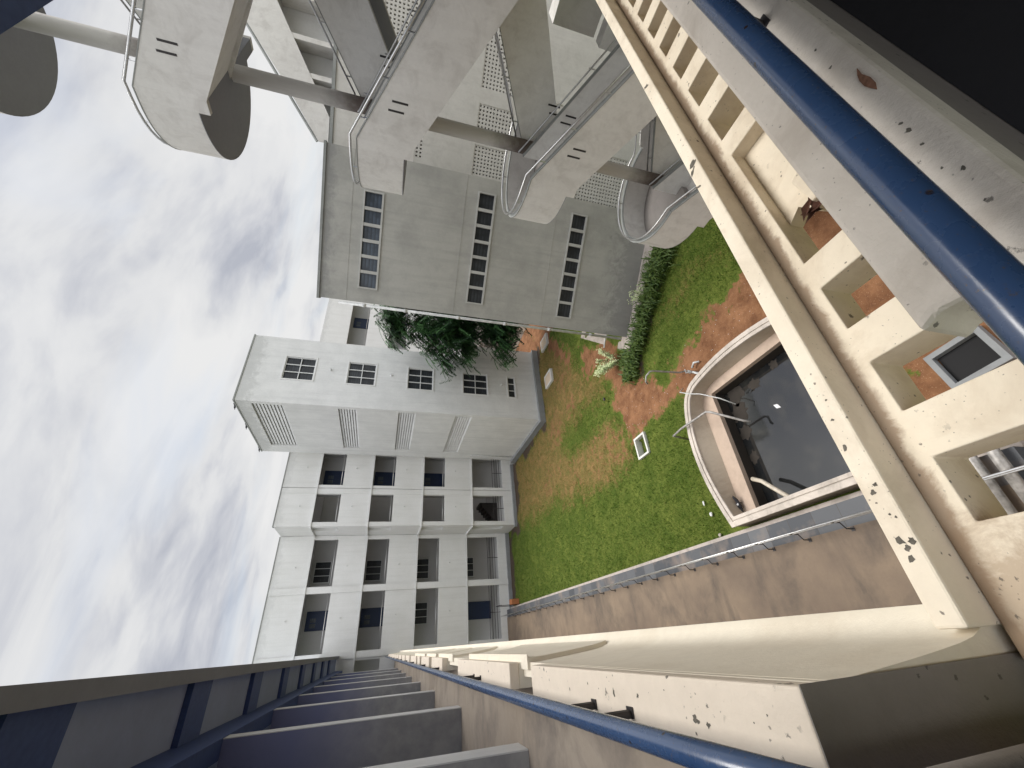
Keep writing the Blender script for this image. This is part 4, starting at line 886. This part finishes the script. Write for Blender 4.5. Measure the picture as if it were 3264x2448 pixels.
# ------------------------------------------------------------------ own building: front wing (rail, coping, lattice slab)
fw_ = thing('front_wing', (2, 0, 7.74), 'near wing below the camera: cement parapet and cream slab with square holes', 'building')
ZL = 7.45
holes = [(0.18, 0.37), (0.525, 0.717), (0.865, 1.07), (1.21, 2.03), (2.17, 2.40), (2.55, 2.76), (2.91, 3.09), (3.25, 3.42), (3.56, 3.74), (3.88, 4.06)]
x = 4.2
while x < 7.8: holes.append((x, x + 0.18)); x += 0.325
def hslab(m, X0_, X1_, Y0_, Y1_, z0, z1, hol):
    xs_ = sorted({X0_, X1_, *[h[0] for h in hol], *[h[1] for h in hol]}); ys_ = sorted({Y0_, Y1_, *[h[2] for h in hol], *[h[3] for h in hol]})
    def sol(i, j):
        if i < 0 or j < 0 or i >= len(xs_) - 1 or j >= len(ys_) - 1: return False
        a = (xs_[i] + xs_[i + 1]) / 2; b = (ys_[j] + ys_[j + 1]) / 2
        return not any(h[0] < a < h[1] and h[2] < b < h[3] for h in hol)
    for i in range(len(xs_) - 1):
        for j in range(len(ys_) - 1):
            if not sol(i, j): continue
            a, b, c_, d_ = xs_[i], xs_[i + 1], ys_[j], ys_[j + 1]
            m.add([(a, c_, z1), (b, c_, z1), (b, d_, z1), (a, d_, z1)], [(0, 1, 2, 3)]); m.add([(a, c_, z0), (b, c_, z0), (b, d_, z0), (a, d_, z0)], [(3, 2, 1, 0)])
            for (di, dj, p, q) in ((-1, 0, (a, c_), (a, d_)), (1, 0, (b, c_), (b, d_)), (0, -1, (a, c_), (b, c_)), (0, 1, (a, d_), (b, d_))):
                if not sol(i + di, j + dj): m.add([(p[0], p[1], z0), (q[0], q[1], z0), (q[0], q[1], z1), (p[0], p[1], z1)], [(0, 1, 2, 3)])
m = MB(); hslab(m, -0.14, 7.95, 0.18, 0.829, ZL - 0.166, ZL, [(a, b, 0.28, 0.746) for a, b in holes]); m.build('lattice_slab', 'cream', fw_, bevel=0.006)
m = MB(); m.box(-0.06, 7.95, 0.8295, 0.907, ZL - 0.2, ZL + 0.125); m.build('slab_lip', 'creamlip', fw_, bevel=0.008)
m = MB(); m.box(2.06, 7.9, 0.2, 0.80, ZL - 0.30, ZL - 0.27); m.build('lower_plate', 'cream', fw_)
# broken shelf in the wide opening
m = MB()
sp_ = [(1.211, 0.281), (1.211, 0.745), (1.60, 0.745), (1.56, 0.70), (1.62, 0.66), (1.55, 0.60), (1.64, 0.54), (1.6, 0.42), (1.66, 0.281)][::-1]
sp_ = [(2.029, 0.745), (2.029, 0.281), (1.42, 0.281), (1.45, 0.42), (1.40, 0.50), (1.47, 0.56), (1.44, 0.63), (1.52, 0.68), (1.48, 0.745)][::-1]
m.prism(sp_, ZL - 0.155, ZL - 0.08); m.build('broken_shelf', 'cream', fw_)
m = MB(); m.prism([(1.40, 0.40), (1.60, 0.40), (1.61, 0.56), (1.58, 0.62), (1.42, 0.60), (1.41, 0.5)], ZL - 0.16, ZL - 0.005); m.build('broken_web', 'cream', fw_, bevel=0.008)
# cement coping under the handrail, ragged end towards the corner
m = MB(); N_ = 20
end = [(0.392 + 0.012 * math.sin(k * 1.7), 0.111 + 0.203 * k / 6) for k in range(7)]
poly = [(8.0, 0.111), (8.0, 0.314)] + [(p[0], p[1]) for p in reversed(end)]
m.prism(poly, 8.04, 8.17); m.build('coping', 'coping', fw_, bevel=0.012)
m = MB(); m.box(0.46, 7.9, 0.118, 0.175, 7.45, 8.038); m.build('parapet_wall', 'darkend', fw_)
m = MB(); m.box(0.46, 14, -0.06, 0.11, 7.74, 7.9) if False else m.box(0.3, 14, -2.6, 0.117, 7.6, 7.74); m.build('corridor_floor', 'corridor_shade', fw_)
m = MB(); m.box(-0.5, 14, -2.8, -2.6, 7.5, 11.2); m.build('back_wall', 'corridor_shade', fw_)
m = MB(); m.box(-0.5, 7.95, -2.6, 0.80, 11.1, 11.4); m.build('ceiling', 'corridor_shade', fw_)
m = MB(); m.box(0.03, 7.95, 0.802, 0.907, 10.33, 11.5); m.build('upper_beam', 'bluepaint', fw_)
m = MB(); m.box(8.0, 8.04, -2.5, 0.88, 7.8, 11.0); m.build('end_wall', 'corridor_shade', fw_) if False else None
hr = thing('blue_handrail', (0.3, 0.178, 8.29), 'blue enamel pipe handrail over the grey cement parapet, nearest the camera', 'handrail')
m = MB(); m.tube([(0.05 + 0.25 * k, 0.178, 8.292) for k in range(33)], 0.0298, 28); m.build('pipe', 'pipe', hr, smooth=True)
for x in (1.30, 2.6, 4.0, 5.4): m = MB(); m.tube([(x, 0.178, 8.17), (x, 0.178, 8.27)], 0.012, 8); m.box(x - 0.02, x + 0.02, 0.158, 0.198, 8.1705, 8.174); m.build('bracket', 'darkmetal', hr)
m = MB(); fp = [(0.835, 0.134), (0.85, 0.128), (0.872, 0.127), (0.895, 0.131), (0.915, 0.129), (0.90, 0.136), (0.885, 0.140), (0.865, 0.141), (0.85, 0.138)]
m.prism(fp, 8.1695, 8.1725); tag(m.build('flaked_patch', 'chip', origin=(0.87, 0.134, 8.17)), 'brown flake of bare brick on the grey cement parapet', 'flake')
# dry leaves in the wide opening
m = MB()
for k in range(7):
    a = k * 0.9; x = 1.44 + 0.03 * math.cos(a * 2); y = 0.62 + 0.03 * math.sin(a * 1.3); z = ZL - 0.075 + 0.006 * k
    dx, dy = math.cos(a) * 0.05, math.sin(a) * 0.05
    m.add([(x - dx, y - dy, z), (x - dy * .35, y + dx * .35, z + 0.018), (x + dx, y + dy, z + 0.006), (x + dy * .35, y - dx * .35, z + 0.012)], [(0, 1, 2, 3)])
tag(m.build('dry_leaves', 'deadleaf', origin=(1.46, 0.65, ZL - 0.08), fix=False), 'curled dark dry leaves caught in the broken slab opening', 'leaves')
# two pipes at ground seen through the nearest opening
for k, yy in enumerate((3.35, 3.62)):
    pipe_thing('ground_pipe', [(0.9, yy, 0.62), (1.9, yy, 0.62), (2.6, yy, 0.62)], 0.08, 'rustpipe', ['thick grey pipe crossing the walkway below, the nearer one', 'thick grey pipe crossing the walkway below, the farther one'][k])

# ------------------------------------------------------------------ own building: left wing
lw = thing('left_wing', (-1, 12, 0), 'near left wing: cream ledge, notched parapet, corridor with grey piers', 'building')
# ledge with coved top, section in XZ swept along Y
sec = [(0.0, 7.22), (0.0, 7.445), (-0.012, 7.456), (-0.03, 7.466), (-0.05, 7.482), (-0.066, 7.505), (-0.078, 7.54), (-0.088, 7.60), (-0.098, 7.70), (-0.107, 7.80), (-0.115, 7.90), (-0.121, 7.98), (-0.123, 8.052), (-0.20, 8.052), (-0.20, 7.22)]
m = MB(); Ys = [0.85, 3, 9, 16, 23, 30.9]; ns_ = len(sec)
for y in Ys: m.v += [(a, y, b) for a, b in sec]
for i in range(len(Ys) - 1):
    for k in range(ns_): m.f.append((i * ns_ + k, i * ns_ + (k + 1) % ns_, (i + 1) * ns_ + (k + 1) % ns_, (i + 1) * ns_ + k))
m.f += [tuple(range(ns_)), tuple(range(len(Ys) * ns_ - 1, (len(Ys) - 1) * ns_ - 1, -1))]
lg = m.build('ledge', 'creamwall', lw, smooth=True); es = lg.modifiers.new('edge', 'EDGE_SPLIT'); es.split_angle = math.radians(40)
m = MB(); m.box(-0.42, -0.30, -1.0, 30.9, -0.3, 7.2); m.build('lower_wall', 'creamwall', lw)
# parapet: wall between blocks, recessed and proud panels
blocks = [(0.85, 2.64, -0.13, -0.262), (3.10, 5.10, -0.127, -0.262), (6.33, 7.5, -0.127, -0.262), (7.9, 9.15, -0.127, -0.262), (9.5, 10.0, -0.127, -0.262), (10.35, 11.85, -0.127, -0.262)]
y = 12.3
while y < 30.5: blocks.append((y, min(y + 1.4, 30.8), -0.127, -0.262)); y += 1.85
m = MB()
for k in range(len(blocks) - 1): m.box(-0.262, -0.205, blocks[k][1] + 0.001, blocks[k + 1][0] - 0.001, 7.3, 7.80)
m.build('low_parapet', 'creamwall', lw)
for (a, b, xo, xi) in blocks:
    m = MB(); m.box(xi, -0.1235, a, b, 7.5, 8.085); bk = m.build('parapet_block', 'creamwall', lw, bevel=0.004)
    m = MB(); m.box(xi - 0.002, xo + 0.006, a - 0.003, b + 0.003, 8.086, 8.15); m.build('block_cap', 'pinkcap', bk, bevel=0.006)
# proud panels leaving shallow recesses with dark jambs
for (a, b) in ((2.95, 4.9), (5.97, 7.3), (7.63, 9.0), (9.3, 11.6)):
    m = MB(); sp3 = [(-0.044, 7.505)] + [(x_ + 0.026, z_) for x_, z_ in sec[6:13]] + [(-0.08, 8.07), (-0.16, 8.07), (-0.16, 7.505)]; n3 = len(sp3)
    m.v = [(x_, a, z_) for x_, z_ in sp3] + [(x_, b, z_) for x_, z_ in sp3]; m.f = [tuple(range(n3)), tuple(range(2 * n3 - 1, n3 - 1, -1))] + [(q, (q + 1) % n3, n3 + (q + 1) % n3, n3 + q) for q in range(n3)]
    m.build('face_panel', 'creamwall', lw)
m = MB(); m.box(-0.30, -0.121, 0.8435, 0.8465, 6.6, 8.1492); m.build('end_shade_face', 'darkend', lw)  # thin dark sheet paints the shade on the first block's near end
m = MB(); m.tube([(-0.262, 0.735, 7.0), (-0.262, 0.735, 8.5)], 0.018, 12); m.build('corner_pipe', 'darkend', lw, smooth=True)
m = MB(); m.box(-0.6, -0.29, 0.6, 0.72, 7.2, 8.4); m.build('dark_return', 'bluepaint', lw)
# corridor
m = MB(); m.box(-2.4, -0.30, 0.3, 30.9, 7.58, 7.74); m.build('corridor_floor', 'corrfloor', lw)
m = MB(); m.box(-2.4, -2.2, 0.3, 30.9, 7.74, 11.1); m.build('inner_wall', 'bluepaint', lw)
m = MB(); m.box(-2.4, -0.14, -0.4, 30.9, 11.1, 11.3); m.build('ceiling', 'ceil', lw)
m = MB(); m.box(-0.135, 0.0, 0.93, 30.9, 10.95, 12.1); m.build('roof_beam', 'roofbeam', lw)
m = MB(); m.box(-0.95, -0.735, 0.3, 30.9, 10.68, 11.098); m.build('ceiling_beam', 'bluepaint', lw)
for k in range(9):
    y = 1.05 + 3.12 * k
    m = MB(); m.box(-0.733, -0.137, y - 0.42, y + 0.28, 11.03, 11.098); m.build('ceiling_beam', 'bluepaint', lw)
    if k:
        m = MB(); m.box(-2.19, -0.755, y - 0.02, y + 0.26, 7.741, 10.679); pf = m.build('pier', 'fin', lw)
        m = MB(); m.box(-0.754, -0.744, y - 0.02, y + 0.26, 7.742, 10.678); m.build('pier_daylight_face', 'white', pf)  # white sheet paints the daylight on the pier's outer side
hl = thing('blue_handrail', (-0.238, 5, 8.31), 'blue pipe handrail running along the notched cream parapet of the left wing', 'handrail')
m = MB(); m.tube([(-0.238, 0.25 + 0.9 * k, 8.308) for k in range(34)], 0.0285, 24); m.build('pipe', 'pipe', hl, smooth=True)
for y in (1.58, 1.86, 3.98, 4.25, 6.6, 8.4, 10.8, 13, 15.5, 18, 21, 24, 27): m = MB(); m.tube([(-0.238, y, 8.15), (-0.238, y, 8.29)], 0.013, 8); m.box(-0.25, -0.218, y - 0.02, y + 0.02, 8.151, 8.155); m.build('bracket', 'darkmetal', hl)

# flaked paint marks on the near concrete (thin ragged flakes of bare cement)
def flakes(spots, z, mat, parent, seed):
    rr = random.Random(seed)
    for (x, y, r, ex) in spots:
        m = MB(); n_ = 11; a0 = rr.uniform(0, 3.1); P_ = []
        for q in range(n_):
            a = 2 * math.pi * q / n_; k = r * rr.uniform(0.55, 1.3); u_, v_ = math.cos(a) * k * ex, math.sin(a) * k
            P_.append((x + u_ * math.cos(a0) - v_ * math.sin(a0), y + u_ * math.sin(a0) + v_ * math.cos(a0)))
        m.prism(P_, z + 0.0003, z + 0.0009); m.build('paint_flake', mat, parent, fix=False)
MAT['flake'] = simple('bare_cement_flake', (0.17, 0.155, 0.13), 0.95, 0.1, 0, 0.5, 60)
flakes([(0.158, 0.873, .010, 1.4), (0.137, 0.865, .008, 1.2), (0.153, 0.845, .009, 1), (0.109, 0.871, .008, 1.6), (2.096, 0.862, .016, 1.5), (2.052, 0.885, .012, 2.2), (1.93, 0.893, .006, 3), (3.056, 0.88, .014, 2), (0.451, 0.883, .006, 2),
        (0.319, 0.856, .007, 1), (0.300, 0.873, .007, 1.5), (0.231, 0.862, .004, 1), (0.220, 0.850, .004, 1), (0.27, 0.88, .003, 1), (0.62, 0.86, .004, 1), (0.55, 0.875, .004, 1.4)], 7.575, 'flake', fw_, 3)
flakes([(0.734, 0.148, .003, 1.3), (0.710, 0.147, .0035, 1.6), (0.667, 0.149, .003, 1), (0.578, 0.140, .003, 1.6), (1.059, 0.147, .003, 1.2), (0.982, 0.152, .003, 1.4), (0.604, 0.155, .002, 1), (0.51, 0.15, .002, 1), (0.9, 0.135, .002, 1)], 8.17, 'flake', fw_, 4)
for b_ in [o for o in lw.children if o.name.startswith('parapet_block')][:1]:
    flakes([(-0.215, 1.229, .008, 1.3), (-0.221, 1.218, .006, 1), (-0.224, 1.179, .006, 1.4), (-0.248, 1.238, .003, 1.4), (-0.187, 1.681, .006, 2.4), (-0.184, 1.513, .005, 1.8), (-0.182, 0.960, .002, 1), (-0.2, 1.008, .002, 1), (-0.16, 1.35, .002, 1), (-0.17, 1.9, .003, 1.4), (-0.2, 2.1, .003, 2)], 8.15, 'flake', lw, 5)
# ------------------------------------------------------------------ plants
def leafq(m, p, d, up, l, w_):
    d = d.normalized(); s_ = d.cross(up)
    if s_.length < 1e-3: s_ = d.orthogonal()
    s_ = s_.normalized() * w_
    m.add([p, p + d * l * 0.5 + s_, p + d * l, p + d * l * 0.5 - s_], [(0, 1, 2, 3)])
tree = thing('leafy_tree', (16.2, 18.4, 0), 'dark green drooping tree standing between the grey block and the white tower', 'tree')
rng = random.Random(21)
m = MB(); m.tube([(17.4, 17.4, -0.1), (17.2, 17.6, 2.2), (16.8, 18.0, 4.6), (16.6, 18.1, 7.5), (16.5, 18.1, 9.4)], 0.17, 10, 0.04); m.build('trunk', 'bark', tree, smooth=True)
limbs = []
for k in range(26):
    z = rng.uniform(2.2, 9.6); a = rng.uniform(0, 6.283)
    L = {0: 1.4, 1: 2.0, 2: 2.2, 3: 1.8, 4: 1.1}[min(4, int((z - 1.2) / 2.1))] * 0.78 * rng.uniform(0.75, 1.25)
    p = Vector((16.2, 18.35, z)); q = p + Vector((math.cos(a) * L * .6, math.sin(a) * L * .6, 0.35)); e = p + Vector((math.cos(a) * L, math.sin(a) * L, 0.05))
    limbs.append((p, q, e))
for (b_) in [((15.9, 18.6, 7.2), (14.8, 19.0, 7.6), (14.15, 19.2, 7.2)), ((15.9, 18.6, 5.3), (15.0, 19.0, 5.6), (14.1, 19.3, 5.4)), ((16, 18.5, 3.2), (15.2, 18.9, 3.5), (14.4, 19.1, 3.0)), ((16, 18.4, 9.4), (16.0, 18.1, 9.9), (15.9, 18.0, 10.1)), ((15.9, 18.5, 6.2), (14.6, 19.2, 6.7), (13.75, 19.5, 6.6))]:
    limbs.append(tuple(Vector(v) for v in b_))
m = MB()
for p, q, e in limbs: m.tube([p, q, e], 0.05, 6, 0.015)
m.build('limbs', 'bark', tree)
for nm, mt, sel in (('crown', 'treeleaf', 0), ('crown', 'treeleafdark', 1)):
    m = MB()
    for li_, (p, q, e) in enumerate(limbs):
        for k in range(115):
            f = rng.uniform(0.15, 1.08); c_ = (p.lerp(q, f * 1.6) if f < 0.6 else q.lerp(e, (f - 0.6) / 0.4)) + Vector((rng.gauss(0, .30), rng.gauss(0, .30), rng.gauss(0, .30)))
            if (rng.random() < 0.5) != (sel == 0): continue
            a = rng.uniform(0, 6.283); dr = Vector((math.cos(a), math.sin(a), rng.uniform(-0.9, -0.1))).normalized(); Lf = rng.uniform(0.4, 0.8)
            for j in range(9):     # compound leaf: paired leaflets on a drooping stalk
                t_ = (j + 1) / 9; pt = c_ + dr * Lf * t_ + Vector((0, 0, -0.18 * t_ * t_))
                sd = dr.cross(Vector((0, 0, 1))).normalized()
                for sg in (-1, 1): leafq(m, pt, sd * sg + dr * 0.6 + Vector((0, 0, -0.25)), Vector((0, 0, 1)), rng.uniform(0.12, 0.19), 0.046)
    m.build(nm, mt, tree, fix=False)

def varieg(base, h, r, n, label):
    s_ = thing('variegated_shrub', base, label, 'shrub', None); rr = random.Random(int(base[0] * 100)); B = Vector(base)
    st_ = MB(); lv = MB()
    for k in range(9):
        a = rr.uniform(0, 6.283); e = B + Vector((math.cos(a) * r * rr.uniform(.3, 1), math.sin(a) * r * rr.uniform(.3, 1), h * rr.uniform(.5, 1)))
        st_.tube([B, B.lerp(e, .5) + Vector((0, 0, .08)), e], 0.014, 5, 0.006)
        for j in range(n // 9):
            f = rr.uniform(0.3, 1.05); c_ = B.lerp(e, f) + Vector((rr.gauss(0, .05), rr.gauss(0, .05), rr.gauss(0, .05)))
            a2 = rr.uniform(0, 6.283); leafq(lv, c_, Vector((math.cos(a2), math.sin(a2), rr.uniform(-.3, .7))), Vector((0, 0, 1)), rr.uniform(.06, .11), .022)
    st_.build('stems', 'bark', s_); lv.build('leaves', 'varieg', s_, fix=False)
varieg((9.75, 12.15, 0.0), 1.15, 0.8, 1500, 'larger cream and green variegated shrub at the corner of the grey block')
varieg((10.95, 9.5, 0.0), 0.75, 0.38, 260, 'smaller cream variegated shrub against the middle of the grey block wall')
# strap-leaf hedge
def strap(seed, base, sc, lab, col='spider'):
    s_ = thing('strap_leaf_plant', (base[0], base[1], 0), lab, 'plant', 'strap-leaved plants in the border along the grey block'); rr = random.Random(seed); lv = MB(); B = Vector((base[0], base[1], 0))
    for k in range(95):
        a = rr.uniform(0, 6.283); o = B + Vector((rr.gauss(0, .16), rr.gauss(0, .16), 0)) * sc; L = rr.uniform(.3, .55) * sc; out = rr.uniform(.15, .9)
        d = Vector((math.cos(a), math.sin(a), 0)); pts = [o, o + d * L * .35 * out + Vector((0, 0, L * .6)), o + d * L * .8 * out + Vector((0, 0, L * .8)), o + d * L * 1.15 * out + Vector((0, 0, L * .62))]
        sd = d.cross(Vector((0, 0, 1))) * 0.018
        V = []
        for j, p in enumerate(pts): ww = (1, 1.1, .8, .1)[j]; V += [p - sd * ww, p + sd * ww]
        lv.add(V, [(0, 1, 3, 2), (2, 3, 5, 4), (4, 5, 7, 6)])
    lv.build('leaves', col, s_, fix=False); return s_
labs = ['in the border', ]
hp = [(8.55, 11.35), (8.95, 11.1), (8.75, 11.55), (9.25, 11.35), (9.1, 10.75), (9.45, 10.6), (9.5, 10.25), (9.85, 10.2), (9.85, 9.85), (10.15, 9.85), (10.1, 9.45), (10.45, 9.5), (10.4, 9.05), (10.75, 9.1), (10.75, 8.65), (11.05, 8.7), (11.0, 8.2), (11.35, 8.2), (11.3, 7.75), (11.6, 7.8)]
protos = []
for k, (x, y) in enumerate(hp):
    lab = 'dark strap-leaved plant, number %d' % k
    pos_words = ['at the lawn tip of the border, beside the bare soil', 'second from the bare-soil tip, on the lawn side', 'at the rounded tip just below the larger variegated shrub', 'touching the foot of the larger variegated shrub',
                 'third pair from the soil tip, lawn side', 'third pair from the soil tip, wall side', 'fourth pair from the soil tip, lawn side', 'fourth pair from the soil tip, wall side',
                 'fifth pair from the soil tip, lawn side', 'fifth pair from the soil tip, wall side', 'just before the smaller variegated shrub, lawn side', 'just before the smaller variegated shrub, wall side',
                 'in front of the smaller variegated shrub, lawn side', 'in front of the smaller variegated shrub, wall side', 'just past the smaller variegated shrub, lawn side', 'just past the smaller variegated shrub, wall side',
                 'second last pair near the lowest stair landing, lawn side', 'second last pair near the lowest stair landing, wall side', 'last pair under the lowest stair landing, lawn side', 'last pair under the lowest stair landing, wall side'][k]
    lab = 'strap-leaved plant ' + pos_words
    if k < 4: s_ = strap(50 + k, (x, y), 1.0, lab); protos.append(s_)
    else:
        s_ = dup_tree(protos[k % 4]); s_.location = (x + 0.12 * math.sin(k * 5.1), y + 0.12 * math.cos(k * 3.3), 0); s_.rotation_euler = (0, 0, k * 1.3); f = 0.8 + 0.5 * ((k * 37) % 10) / 10; s_.scale = (f, f, f); s_['label'] = lab
for o in scn.objects:
    if '_base' in o: del o['_base']
